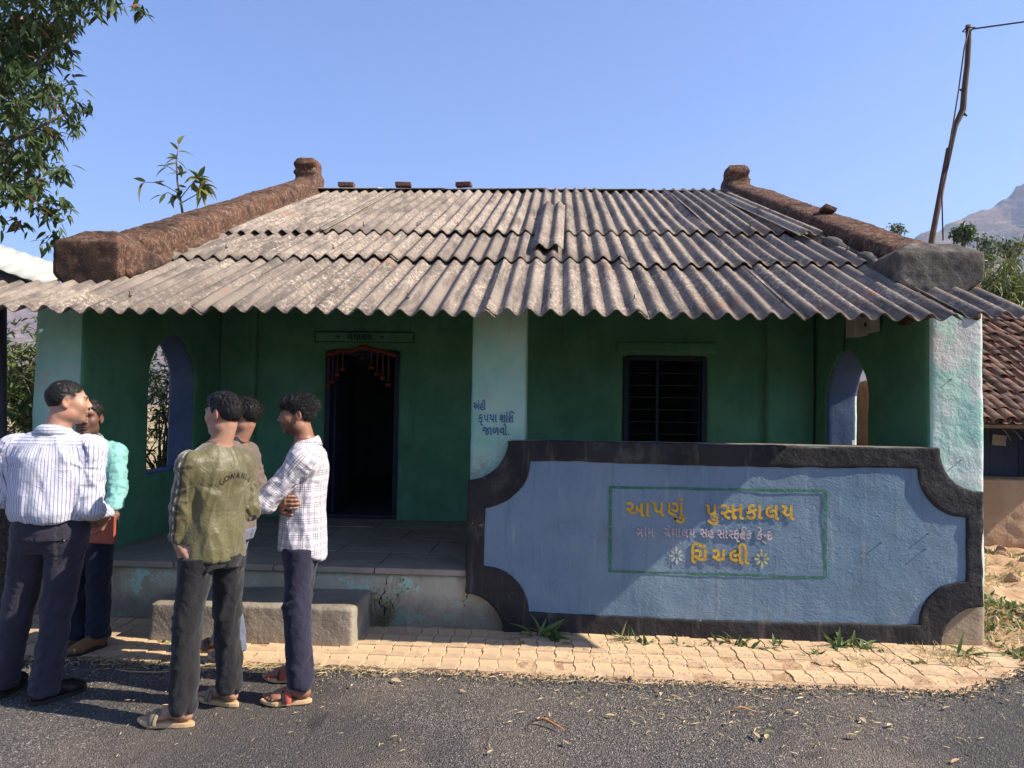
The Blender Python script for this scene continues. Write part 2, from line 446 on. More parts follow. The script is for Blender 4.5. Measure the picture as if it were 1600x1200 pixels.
def mat_sheet():
    m = Mat('cement_sheet', 0.9, 0.15)
    r = m.rand()
    m.col = m.mix((0.18, 0.148, 0.118), (0.33, 0.268, 0.212), r)
    off = m.math('MULTIPLY', r, 20.0)
    cx = m.n('ShaderNodeCombineXYZ'); m.L(off, cx.inputs[0]); m.L(off, cx.inputs[2])
    va = m.n('ShaderNodeVectorMath'); m.L(m.co, va.inputs[0]); m.L(cx.outputs[0], va.inputs[1]); v2 = va.outputs[0]
    m.layer((0.17, 0.138, 0.115), m.math('MULTIPLY', m.mask(m.noise(3.2, 8, 0.7, vec=v2), 0.40, 0.62), 0.75))
    where = m.mask(m.noise(1.1, 4, 0.6, vec=v2, loc=(0, 3, 0)), 0.36, 0.58)
    m.layer((0.13, 0.10, 0.08), m.math('MULTIPLY', m.math('MULTIPLY', m.mask(m.noise(46, 5, 0.75, vec=v2, stretch=(1, 0.6, 1)), 0.48, 0.55), where), 0.75))
    m.layer((0.50, 0.415, 0.32), m.math('MULTIPLY', m.math('MULTIPLY', m.mask(m.noise(34, 6, 0.8, vec=v2, loc=(7, 7, 7), stretch=(1, 0.6, 1)), 0.51, 0.58), where), 0.7))
    m.layer((0.30, 0.12, 0.05), m.math('MULTIPLY', m.mask(m.noise(1.9, 8, 0.75, vec=v2, loc=(3, 0, 8), dist=0.4), 0.62, 0.645), 0.7))
    m.layer((0.06, 0.05, 0.045), m.math('MULTIPLY', m.mask(m.noise(3.0, 6, 0.7, vec=v2, stretch=(4, 0.4, 1), loc=(0, 4, 2)), 0.48, 0.64), 0.65))
    m.layer((0.08, 0.066, 0.058), m.math('MULTIPLY', m.mask(m.noise(0.8, 5, 0.6, vec=v2, loc=(2, 4, 2)), 0.52, 0.66), 0.5))
    m.bump(m.noise(60, 5, 0.7), 0.5, 0.006)
    return m.done()
def mat_laterite(front=None):
    m = Mat('weathered_laterite', 0.95, 0.1)
    m.base((0.075, 0.038, 0.026), (0.165, 0.085, 0.054), scale=11, detail=10, rough=0.75)
    m.layer((0.30, 0.235, 0.175), m.math('MULTIPLY', m.mask(m.noise(24, 9, 0.8, stretch=(1, 1, 0.8)), 0.51, 0.58), 0.6))
    m.layer((0.045, 0.034, 0.028), m.mask(m.noise(4.2, 7, 0.72, loc=(2, 6, 1)), 0.50, 0.66))
    if front is not None: m.layer((0.04, 0.028, 0.022), m.math('MULTIPLY', m.mask(m.math('ADD', m.z(1), m.math('MULTIPLY', m.noise(9, 5), 0.06)), front+0.06, front+0.02), 0.9))  # darkens the front face: its shade put into the colour, with dark lichen
    m.bump(m.noise(34, 8, 0.78), 1.0, 0.025); m.bump(m.voro(75), 0.5, 0.008)
    return m.done()
def mat_blackstone():
    m = Mat('sooty_plaster_block', 0.95, 0.1)
    m.base((0.07, 0.06, 0.052), (0.13, 0.115, 0.10), scale=7, detail=8, rough=0.7)
    m.layer((0.32, 0.28, 0.235), m.math('MULTIPLY', m.mask(m.noise(5, 8, 0.7, loc=(3, 1, 9)), 0.52, 0.72), 0.75))
    m.layer((0.24, 0.11, 0.06), m.math('MULTIPLY', m.mask(m.noise(3.3, 6, 0.7, loc=(8, 1, 2)), 0.6, 0.72), 0.6))
    m.bump(m.noise(30, 7, 0.7), 0.9, 0.02)
    return m.done()
def mat_leaf(name, a, b, dry=None, tr=0.35):
    m = Mat(name, 0.5, 0.4)
    r = m.attr('leafr', 'Fac')
    m.col = m.mix(a, b, r)
    if dry is not None: m.layer(dry, m.mask(r, 0.93, 0.96))
    ms = m.n('ShaderNodeMixShader'); t = m.n('ShaderNodeBsdfTranslucent'); m.L(m.col, t.inputs[0])
    m.L(m.col, m.b.inputs['Base Color']); ms.inputs[0].default_value = tr
    out = m.t.nodes['Material Output']; m.L(m.b.outputs[0], ms.inputs[1]); m.L(t.outputs[0], ms.inputs[2]); m.L(ms.outputs[0], out.inputs[0])
    return m.m
def mat_bark():
    m = Mat('bark', 0.95, 0.1)
    m.base((0.10, 0.075, 0.055), (0.2, 0.155, 0.12), scale=8, stretch=(1, 1, 0.3))
    m.bump(m.noise(30, 6, 0.7, stretch=(1, 1, 0.25)), 0.9, 0.02); return m.done()
def mat_lettering(name, c, wear=0.6):
    m = Mat(name, 0.7, 0.3)
    c = np.array(c)
    m.base(tuple(c*0.75), tuple(c), scale=18, detail=5)
    m.layer((0.14, 0.215, 0.28), m.mask(m.noise(38, 6, 0.75), wear, wear+0.06))
    m.bump(m.noise(24, 5, 0.6, dist=1.2), 0.4, 0.012); m.bump(m.noise(90, 4), 0.4, 0.004)
    return m.done()
def mat_tile():
    m = Mat('clay_tile', 0.9, 0.15)
    r = m.rand()
    m.col = m.mix((0.085, 0.05, 0.038), (0.235, 0.125, 0.085), r)
    m.layer((0.42, 0.31, 0.23), m.math('MULTIPLY', m.mask(m.noise(9, 6, 0.7), 0.5, 0.7), 0.5))
    m.layer((0.05, 0.035, 0.03), m.math('MULTIPLY', m.mask(m.noise(5, 6, 0.7, loc=(1, 4, 2)), 0.52, 0.7), 0.6))
    m.bump(m.noise(60, 5, 0.7), 0.6, 0.006); return m.done()

M = dict(
    asphalt=mat_asphalt(), paver=mat_paver(), sand=mat_sand(), ground=mat_ground(),
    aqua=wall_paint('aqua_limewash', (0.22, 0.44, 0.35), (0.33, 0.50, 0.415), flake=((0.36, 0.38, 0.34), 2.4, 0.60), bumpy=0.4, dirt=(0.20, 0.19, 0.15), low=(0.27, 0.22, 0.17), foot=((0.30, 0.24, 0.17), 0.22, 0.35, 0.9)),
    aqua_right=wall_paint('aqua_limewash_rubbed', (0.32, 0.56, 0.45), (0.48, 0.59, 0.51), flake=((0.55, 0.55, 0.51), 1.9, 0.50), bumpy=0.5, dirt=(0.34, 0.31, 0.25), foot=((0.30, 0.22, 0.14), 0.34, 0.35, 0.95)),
    green=wall_paint('green_wall_paint', (0.080, 0.230, 0.130), (0.110, 0.285, 0.170), bumpy=0.25, drip=0.7, dirt=(0.05, 0.09, 0.055)),
    plinth=wall_paint('worn_plinth_paint', (0.34, 0.32, 0.22), (0.48, 0.43, 0.31), flake=((0.38, 0.56, 0.43), 4.5, 0.53), bumpy=0.6, drip=1.2, dirt=(0.10, 0.09, 0.07), foot=((0.13, 0.11, 0.09), 0.12, 0.3, 0.7)),
    blue=mat_blue(),
    reveal=wall_paint('dusky_blue_paint', (0.045, 0.075, 0.135), (0.07, 0.105, 0.17), bumpy=0.2, dirt=(0.12, 0.12, 0.14)),
    black=wall_paint('black_border_paint', (0.014, 0.013, 0.014), (0.028, 0.026, 0.026), bumpy=0.5, drip=0.9, dirt=(0.17, 0.15, 0.125), flake=((0.24, 0.22, 0.19), 9.0, 0.66), rough=0.7),
    slab=wall_paint('grey_floor_stone', (0.27, 0.225, 0.175), (0.36, 0.30, 0.235), bumpy=0.25, dirt=(0.09, 0.08, 0.07)),
    cement=wall_paint('rough_cement', (0.20, 0.17, 0.13), (0.28, 0.245, 0.19), bumpy=0.6, drip=1.0, dirt=(0.12, 0.10, 0.085), foot=((0.33, 0.22, 0.14), 0.03, 0.12, 0.8)),
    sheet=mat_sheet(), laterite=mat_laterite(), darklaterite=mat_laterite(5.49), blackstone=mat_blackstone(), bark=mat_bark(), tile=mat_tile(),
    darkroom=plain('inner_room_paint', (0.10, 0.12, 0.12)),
    bluewood=plain('blue_painted_wood', (0.014, 0.022, 0.045), rough=0.6, bump=0.3),
    iron=plain('dark_iron', (0.03, 0.028, 0.028), rough=0.6, metal=0.3),
    timber=plain('weathered_timber', (0.13, 0.09, 0.06), bump=0.5),
    polewood=plain('bare_branch_wood', (0.085, 0.06, 0.042), rough=0.9, scale=14, bump=0.6),
    rust=plain('rusty_pipe', (0.085, 0.045, 0.032), rough=0.8, scale=20, bump=0.4),
    wire=plain('wire_sheath', (0.06, 0.03, 0.035)),
    whiteplastic=plain('cream_plastic', (0.55, 0.52, 0.45), rough=0.45),
    brick=plain('fired_brick', (0.12, 0.06, 0.042), rough=0.95, var=0.35, scale=18, bump=0.8),
    greybrick=plain('mossy_grey_brick', (0.11, 0.10, 0.085), rough=0.95, var=0.35, scale=18, bump=0.8),
    mud=wall_paint('mud_wall', (0.34, 0.21, 0.125), (0.42, 0.28, 0.18), bumpy=0.7, dirt=(0.16, 0.10, 0.07)),
    rubble=plain('earth_rubble', (0.34, 0.20, 0.12), rough=0.95, var=0.3, scale=12, bump=0.9),
    zinc=plain('white_metal_sheet', (0.45, 0.44, 0.38), rough=0.5, metal=0.0),
    zincdark=plain('dark_metal_underside', (0.07, 0.065, 0.06), rough=0.8, var=0.4),  # near-black sheet metal for the ribbed panel below the shed roof
    leaf_tree=mat_leaf('broad_leaves', (0.030, 0.058, 0.018), (0.10, 0.14, 0.045), dry=(0.26, 0.10, 0.05)),
    leaf_bush=mat_leaf('bush_leaves', (0.045, 0.085, 0.02), (0.16, 0.18, 0.05), dry=(0.3, 0.2, 0.08)),
    leaf_bamboo=mat_leaf('bamboo_leaves', (0.05, 0.10, 0.025), (0.22, 0.22, 0.07), dry=(0.42, 0.32, 0.14)),
    leaf_sapling=mat_leaf('sapling_leaves', (0.06, 0.11, 0.03), (0.24, 0.23, 0.06)),
    leaf_weed=mat_leaf('weed_leaves', (0.05, 0.11, 0.03), (0.17, 0.22, 0.06), dry=(0.4, 0.3, 0.15)),
    leaf_dry=mat_leaf('dry_leaves', (0.42, 0.30, 0.15), (0.62, 0.50, 0.30), tr=0.15),
    grass_dry=mat_leaf('dry_grass', (0.42, 0.31, 0.14), (0.60, 0.47, 0.25), dry=(0.25, 0.28, 0.09), tr=0.2),
    yellow=mat_lettering('yellow_letter_paint', (0.62, 0.37, 0.045), 0.66), pink=mat_lettering('pale_pink_letter_paint', (0.52, 0.42, 0.44), 0.60),
    linegreen=mat_lettering('green_line_paint', (0.055, 0.17, 0.10), 0.56), pale=mat_lettering('pale_star_paint', (0.46, 0.50, 0.44), 0.58), paleyellow=mat_lettering('faded_yellow_paint', (0.44, 0.44, 0.22), 0.54),
    ink=plain('blue_ink_paint', (0.045, 0.09, 0.24)), inkdark=plain('dark_green_letter_paint', (0.006, 0.03, 0.025)),
    toran=plain('orange_red_cloth', (0.20, 0.035, 0.02), rough=0.8, var=0.5, scale=60), toran2=plain('magenta_beads', (0.11, 0.03, 0.05), rough=0.5, var=0.4, scale=50),
)
# ------------------------------------------------------------------ setting: ground, road, path, hills
def sheet_mesh(x0, x1, y0, y1, z, nx, ny, amp=0.0, f=2.0, seed=0, zf=None):
    X, Y = np.meshgrid(np.linspace(x0, x1, nx), np.linspace(y0, y1, ny), indexing='ij')
    Z = np.full_like(X, z)
    if amp: Z = Z+amp*fbm(np.stack([X*f, Y*f, X*0], -1), seed)
    if zf is not None: Z = Z+zf(X, Y)
    V = np.stack([X, Y, Z], -1).reshape(-1, 3)
    i = np.arange(nx*ny).reshape(nx, ny)
    Q = np.stack([i[:-1, :-1], i[1:, :-1], i[1:, 1:], i[:-1, 1:]], -1).reshape(-1, 4)
    return V, Q
def sm(a, b, x): t = np.clip((x-a)/(b-a), 0, 1); return t*t*(3-2*t)
def road_edge(x):      # y of the ragged far edge of the asphalt
    return 4.66 - 0.025*sm(-1, 1.5, x) + 0.48*sm(2.25, 3.15, x)*1.0 + np.maximum(x-3.15, 0)*0.55 + 0.018*vnoise(np.stack([x*7, x*0, x*0], -1), 5) + 0.008*vnoise(np.stack([x*31, x*0, x*0], -1), 6)

V, Q = sheet_mesh(-3000, 3000, -3000, 3000, -0.09, 60, 60)
link('ground', new_mesh('ground', V, Q, M['ground']), kind='structure')

# road: rows of points whose far edge follows the ragged line
nx, ny = 700, 160
xs = np.concatenate([np.linspace(-60, -6, 40), np.linspace(-5.9, 5, nx-100), np.linspace(5.2, 60, 60)])
tt = np.linspace(0, 1, ny)**0.75
X = np.repeat(xs[:, None], ny, 1); Yr = -6+(road_edge(xs)[:, None]+6)*tt[None, :]
edge = np.clip((road_edge(xs)[:, None]-Yr)/0.05, 0, 1)
Zr = -0.014+0.006*fbm(np.stack([X*1.3, Yr*1.3, X*0], -1), 2)+0.0035*vnoise(np.stack([X*60, Yr*60, X*0], -1), 3)*(np.abs(X) < 6)
Zr = Zr-(1-edge)*0.03
i = np.arange(X.size).reshape(X.shape)
Q = np.stack([i[:-1, :-1], i[1:, :-1], i[1:, 1:], i[:-1, 1:]], -1).reshape(-1, 4)
link('road', new_mesh('road', np.stack([X, Yr, Zr], -1).reshape(-1, 3), Q, M['asphalt']), kind='structure')

# earth bed beneath the paving and the rising yard on the right
def yard(X, Y):
    z = 0.30*sm(5.2, 7.6, Y)*sm(2.9, 3.6, X)
    z = z+sm(3.0, 3.3, X)*0.02*fbm(np.stack([X*5, Y*5, X*0], -1), 4)*2
    return z
V, Q = sheet_mesh(-9, 9, 4.2, 16, -0.0065, 420, 260, 0.0060, 7, 1, yard)
V[:, 2] -= 0.06*(1-sm(-0.035, 0.0, V[:, 1]-road_edge(V[:, 0])))
link('path', new_mesh('path', V, Q, M['sand']), kind='structure')

# hills: distant ridge with terraces
def hill(name, x0, x1, y0, y1, prof, nx=220, ny=60, seed=1, label=None):
    X, Y = np.meshgrid(np.linspace(x0, x1, nx), np.linspace(y0, y1, ny), indexing='ij')
    t = (Y-y0)/(y1-y0)
    h = prof(X)*np.clip(1-np.abs(t-0.55)/0.55, 0, 1)**0.8
    h = h*(1+0.10*fbm(np.stack([X*0.006, Y*0.006, X*0], -1), seed, 5))
    st = 26.0; q = h/st; h2 = (np.floor(q)+sm(0.35, 0.95, q-np.floor(q)))*st
    h = 0.45*h+0.55*h2+3*fbm(np.stack([X*0.03, Y*0.03, X*0], -1), seed+2, 4)
    V = np.stack([X, Y, h-6], -1).reshape(-1, 3); i = np.arange(nx*ny).reshape(nx, ny)
    Q = np.stack([i[:-1, :-1], i[1:, :-1], i[1:, 1:], i[:-1, 1:]], -1).reshape(-1, 4)
    m = M['hill']
    return link(name, new_mesh(name, V, Q, m, True), kind='structure')
mh = Mat('hill_scrub', 0.95, 0.05)
mh.base((0.21, 0.13, 0.10), (0.12, 0.105, 0.055), scale=0.02, detail=8)
mh.layer((0.30, 0.20, 0.16), mh.mask(mh.noise(0.012, 8, 0.7, stretch=(1, 1, 9)), 0.5, 0.6))
mh.layer((0.05, 0.06, 0.03), mh.math('MULTIPLY', mh.mask(mh.noise(0.09, 6, 0.7), 0.52, 0.62), 0.8))
M['hill'] = mh.done()
def prof_r(X):      # skyline seen right of the house
    return np.interp(X, [300, 600, 740, 760, 800, 843, 900, 955, 975, 990, 1003, 1200, 1500, 1900, 2400], [0, 250, 352, 366, 384, 408, 442, 478, 500, 508, 510, 520, 600, 640, 300])*1.0
hill('hill', 500, 2600, 1300, 1900, prof_r, seed=3)
hill('hill', -2600, -200, 1500, 2300, lambda X: np.interp(X, [-2600, -1500, -1100, -900, -400, -200], [300, 330, 260, 230, 60, 0]), seed=7)

# ------------------------------------------------------------------ paving blocks
def paver_outline(w, l, k=0.011):
    L = [(0, 0), (0.0, 0.2*l), (k, 0.36*l), (k, 0.64*l), (0, 0.8*l), (0, l)]
    return [(x, y) for x, y in L]+[(x+w, y) for x, y in L[::-1]]
def paver_mesh(seed):
    w, l, g = 0.1195, 0.2095, 0.0025
    P = np.array(paver_outline(w, l)); c = P.mean(0)
    P = P+np.random.default_rng(seed).normal(0, 0.0006, P.shape)
    def inset(d): return c+(P-c)*(1-2*d/np.array([w, l]))
    n = len(P); rings = [np.c_[inset(g), np.full(n, -0.05)], np.c_[inset(g), np.full(n, -0.0025)], np.c_[inset(g+0.003), np.zeros(n)]]
    V = np.concatenate(rings)-np.array([c[0], c[1], 0]); me = bpy.data.meshes.new('paver')
    F = [(r*n+b, r*n+a, (r+1)*n+a, (r+1)*n+b) for r in range(2) for a in range(n) for b in [(a+1) % n]]
    F.append(tuple(2*n+a for a in range(n))[::-1])
    me.from_pydata([tuple(v) for v in V], [], F); me.materials.append(M['paver']); return me
pmeshes = [paver_mesh(s) for s in range(6)]
pv = thing('paved_path', None, None, kind='structure')
cnt = 0
for j in range(4):
    for i in range(63):
        x = -4.55+(i+0.5)*0.12; y = 5.51-(j+0.5)*0.21
        if x > 2.25 and y-0.07 < float(road_edge(np.array([x]))[0]): continue
        if -2.72 < x < -1.38 and y > 5.14: continue
        z = 0.0+0.0035*float(fbm(np.array([[x*0.9, y*0.9, 0]]), 8)[0])+random.gauss(0, 0.0022)-(0.008 if random.random() < 0.06 else 0)
        o = bpy.data.objects.new('paver', pmeshes[(i*7+j*3) % 6]); COL.objects.link(o); o.parent = pv
        o.location = (x, y, z); o.rotation_euler = (random.gauss(0, 0.012), random.gauss(0, 0.018), random.gauss(0, 0.016)); cnt += 1

# ------------------------------------------------------------------ the library building
HOUSE = thing('library_building', 'single storey aqua and green village library with corrugated cement roof behind the road', 'building', (0, 5.55, 0))
def part(name, me, parent=HOUSE, **kw):
    o = link(name, me, parent, **kw)
    if parent.type == 'EMPTY': o.matrix_parent_inverse = Matrix.Translation(-parent.location)
    return o
def wobble(V, N, amp=0.006, f=3.0, seed=0): return V+N*(amp*fbm(V*f, seed))[:, None]
EAVE_Y, EAVE_Z, SL, RIDGE_Y = 4.75, 2.205, 0.418, 10.6
roofz = lambda y: EAVE_Z+SL*(y-EAVE_Y)

def side_wall(name, xin, xout, xpil, paint, py0=6.53, py1=7.37, spring=1.90, apex=2.24, lbl=None):
    lo = [min(xin, xpil)-0.06, 5.48, -0.12]; hi = [max(xin, xpil)+0.06, 8.3, 3.9]
    F = Field(lo, hi, 0.027)
    xa, xb = sorted((xin, xout)); pa, pb = sorted((xin, xpil))
    F.box([(xa+xb)/2, 6.9, 1.9], [(xb-xa)/2, 1.33, 2.0], rad=0.015, k=0.005)
    F.box([(pa+pb)/2, 5.75, 1.9], [(pb-pa)/2, 0.20, 2.0], rad=0.02, k=0.005)
    cy = (py0+py1)/2; hw = (py1-py0)/2
    def arch(X, Y, Z):
        t = np.clip((Z-spring)/(apex-spring), 0, 1)
        w = hw*np.sqrt(np.maximum(1-t**1.35, 0))
        d = np.abs(Y-cy)-w
        d = np.maximum(d, np.maximum(0.975-Z, Z-apex))
        return d+0*X
    F.put(arch, [lo[0], py0-0.1, 0.9], [hi[0], py1+0.1, apex+0.1], 0.012, 's')
    F.put(lambda X, Y, Z: (Z-(roofz(Y)-0.09))*0.92+0*X, lo, hi, 0.005, 'i')
    V, Q = F.mesh(); N = vnormals(V, Q); V = wobble(V, N, 0.007, 2.5, 1); V = wobble(V, N, 0.002, 11, 2)
    me = new_mesh(name, V, Q, [paint, M['green'], M['reveal']])
    c = V[Q].mean(1); fn = np.cross(V[Q[:, 2]]-V[Q[:, 0]], V[Q[:, 3]]-V[Q[:, 1]]); fn /= np.linalg.norm(fn, axis=1)[:, None]+1e-9
    idx = np.zeros(len(Q), np.int32)
    inner = (np.sign(xin-xout)*fn[:, 0] > 0.6) & (np.abs(c[:, 0]-xin) < 0.05)
    idx[inner] = 1
    rev = (np.abs(c[:, 1]-cy) < hw+0.02) & (c[:, 2] > 0.95) & (c[:, 2] < apex+0.03) & (np.abs(fn[:, 0]) < 0.6) & (c[:, 1] > 6.2) & (c[:, 1] < 7.6)
    idx[rev] = 2
    me.polygons.foreach_set('material_index', idx)
    return part(name, me, label=lbl)
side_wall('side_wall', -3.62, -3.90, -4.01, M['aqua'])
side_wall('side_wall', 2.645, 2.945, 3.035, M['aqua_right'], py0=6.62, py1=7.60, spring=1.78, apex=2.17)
def prism(name, poly_yz, x0, x1, mat):
    mb = MB(); n = len(poly_yz)
    V = [(x0, y, z) for y, z in poly_yz]+[(x1, y, z) for y, z in poly_yz]
    F = [tuple(range(n)), tuple(range(n, 2*n))[::-1]]+[(b, a, n+a, n+b) for a in range(n) for b in [(a+1) % n]]
    mb.add(V, F); me = new_mesh(name, np.concatenate(mb.V), [np.array(q) for q in mb.Q.values()], mat, False); return part(name, me)
RB = 2*RIDGE_Y-EAVE_Y
gable = [(8.24, -0.1), (15.2, -0.1), (15.2, roofz(2*RIDGE_Y-15.2)-0.06), (RIDGE_Y, roofz(RIDGE_Y)-0.06), (8.24, roofz(8.24)-0.06)]
prism('gable_wall', gable, -3.90, -3.62, M['laterite']); prism('gable_wall', gable, 2.645, 2.945, M['laterite'])
mb = MB(); mb.box([-0.49, 15.3, 1.1], [3.45, 0.12, 1.2]); o = mb.make('rear_wall', M['mud'], None); o.parent = HOUSE; o.matrix_parent_inverse = Matrix.Translation((0, -5.55, 0))

def hb(name, c, r, mat, res=0.03, amp=0.005, rad=0.012, parent=HOUSE, holes=(), f=3, label=None, seed=1):
    """a hand-plastered block: rounded, slightly uneven"""
    c = np.array(c, float); r = np.array(r, float); F = Field(c-r-0.06, c+r+0.06, res)
    F.box(c, r, rad=rad, k=0.002)
    for hc, hr in holes: F.box(hc, hr, k=0.006, op='s')
    V, Q = F.mesh(); N = vnormals(V, Q); V = wobble(V, N, amp, f, seed); V = wobble(V, N, amp*0.35, 13, seed+5)
    return part(name, new_mesh(name, V, Q, mat), parent, label=label)
hb('back_wall', [-0.49, 8.09, 1.8], [3.13, 0.14, 1.62], M['green'], holes=[([-2.08, 8.09, 1.31], [0.40, 0.3, 0.90]), ([1.125, 8.09, 1.63], [0.425, 0.3, 0.555])])
hb('pilaster', [-3.42, 7.92, 1.7], [0.20, 0.045, 1.5], M['green'], res=0.02)
hb('pilaster', [2.39, 7.92, 1.7], [0.245, 0.045, 1.5], M['green'], res=0.02)
hb('column', [-0.43, 5.74, 1.41], [0.203, 0.185, 1.04], M['aqua'], res=0.018, amp=0.006, rad=0.02, label='square aqua column with blue lettering')
hb('plinth', [-0.49, 6.77, 0.14], [3.14, 1.19, 0.235], M['plinth'], res=0.03, amp=0.01, rad=0.02)
hb('step', [-2.045, 5.31, 0.105], [0.705, 0.275, 0.145], M['cement'], res=0.016, amp=0.006, rad=0.018, label='low cement step')
hb('foundation', [-0.49, 11.6, 0.1], [3.1, 3.5, 0.25], M['plinth'], res=0.12, amp=0.01)
# inner room: ceiling-less box in dark paint
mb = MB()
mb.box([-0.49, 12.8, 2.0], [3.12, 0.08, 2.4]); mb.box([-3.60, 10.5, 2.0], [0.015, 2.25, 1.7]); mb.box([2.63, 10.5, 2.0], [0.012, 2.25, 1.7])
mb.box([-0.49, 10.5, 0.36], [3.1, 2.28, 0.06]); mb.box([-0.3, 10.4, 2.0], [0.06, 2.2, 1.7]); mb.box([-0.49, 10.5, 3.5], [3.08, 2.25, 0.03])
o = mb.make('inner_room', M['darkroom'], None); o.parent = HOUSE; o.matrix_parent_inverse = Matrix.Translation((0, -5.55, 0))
def simple(name, mb, mat, parent=HOUSE, smooth=False, label=None, kind=None):
    me = new_mesh(name, np.concatenate(mb.V), [np.array(q) for q in mb.Q.values()], mat, smooth)
    o = part(name, me, parent, label=label)
    if kind: o['kind'] = kind
    return o
# floor slabs of the veranda, joints recessed
slabm = {}
rs = random.Random(5)
ys = [5.545, 6.16, 6.80, 7.42, 7.945]
for j in range(4):
    x = -3.60+(0.32 if j % 2 else 0)
    cuts = [-3.60]
    while x < 2.5: x += 0.74+rs.uniform(-.04, .04); cuts.append(min(x, 2.63))
    for a, b in zip(cuts[:-1], cuts[1:]):
        if b-a < 0.1: continue
        mb = MB(); mb.box([(a+b)/2, (ys[j]+ys[j+1])/2, 0.395], [(b-a)/2-0.004, (ys[j+1]-ys[j])/2-0.004, 0.022+rs.uniform(-.0015, .0015)], bev=0.004)
        simple('floor_slab', mb, M['slab'])
# low front wall: recessed blue panel inside a raised black border with scooped corners
def scooped(X, Z, x0, x1, z0, z1, r):
    d = np.maximum(np.maximum(x0-X, X-x1), np.maximum(z0-Z, Z-z1))
    for (cx, cz, rr) in ((x0, z1, r[0]), (x1, z1, r[1]), (x1, z0, r[2]), (x0, z0, r[3])):
        d = np.maximum(d, rr-np.sqrt((X-cx)**2+(Z-cz)**2))
    return d
OUT = (-0.64, 2.995, -0.02, 1.372, (0.29, 0.30, 0.295, 0.285)); INN = (-0.515, 2.878, 0.132, 1.222, (0.335, 0.33, 0.315, 0.325))
def wobxz(X, Z): return 0.005*np.sin(X*2.1+Z*3)+0.002*np.sin(X*9+1+Z*7)+0.0012*np.sin(X*31+Z*23)
hbW = Field([-0.72, 5.46, -0.1], [3.07, 5.80, 1.46], 0.0135)
hbW.put(lambda X, Y, Z: np.maximum(scooped(X+0*Y, Z+0*Y, *OUT)+wobxz(X, Z), np.abs(Y-5.635)-0.118), [-1, 5, -1], [4, 6, 2], 0.004)
V, Q = hbW.mesh(); N = vnormals(V, Q)
PAR = part('low_wall', new_mesh('low_wall', wobble(V, N, 0.003, 4), Q, M['blue']), label='low front wall with blue lettered panel and black scooped border')
hbB = Field([-0.72, 5.46, -0.1], [3.07, 5.60, 1.46], 0.0115)
hbB.put(lambda X, Y, Z: np.maximum(scooped(X+0*Y, Z+0*Y, *OUT)+wobxz(X, Z)-0.004, np.abs(Y-5.522)-0.021), [-1, 5, -1], [4, 6, 2], 0.004)
hbB.put(lambda X, Y, Z: scooped(X+0*Y, Z+0*Y, *INN)+wobxz(X+0.7, Z)*1.2+0*Y, [-1, 5, -1], [4, 6, 2], 0.012, 's')
V, Q = hbB.mesh(); N = vnormals(V, Q)
border = part('black_border', new_mesh('black_border', wobble(V, N, 0.004, 6, 3), Q, M['black']), PAR)
# black paint carried over the wall's top
mb = MB(); mb.box([1.175, 5.64, 1.372], [1.50, 0.09, 0.006], bev=0.003); simple('wall_top_coat', mb, M['cement'], PAR)

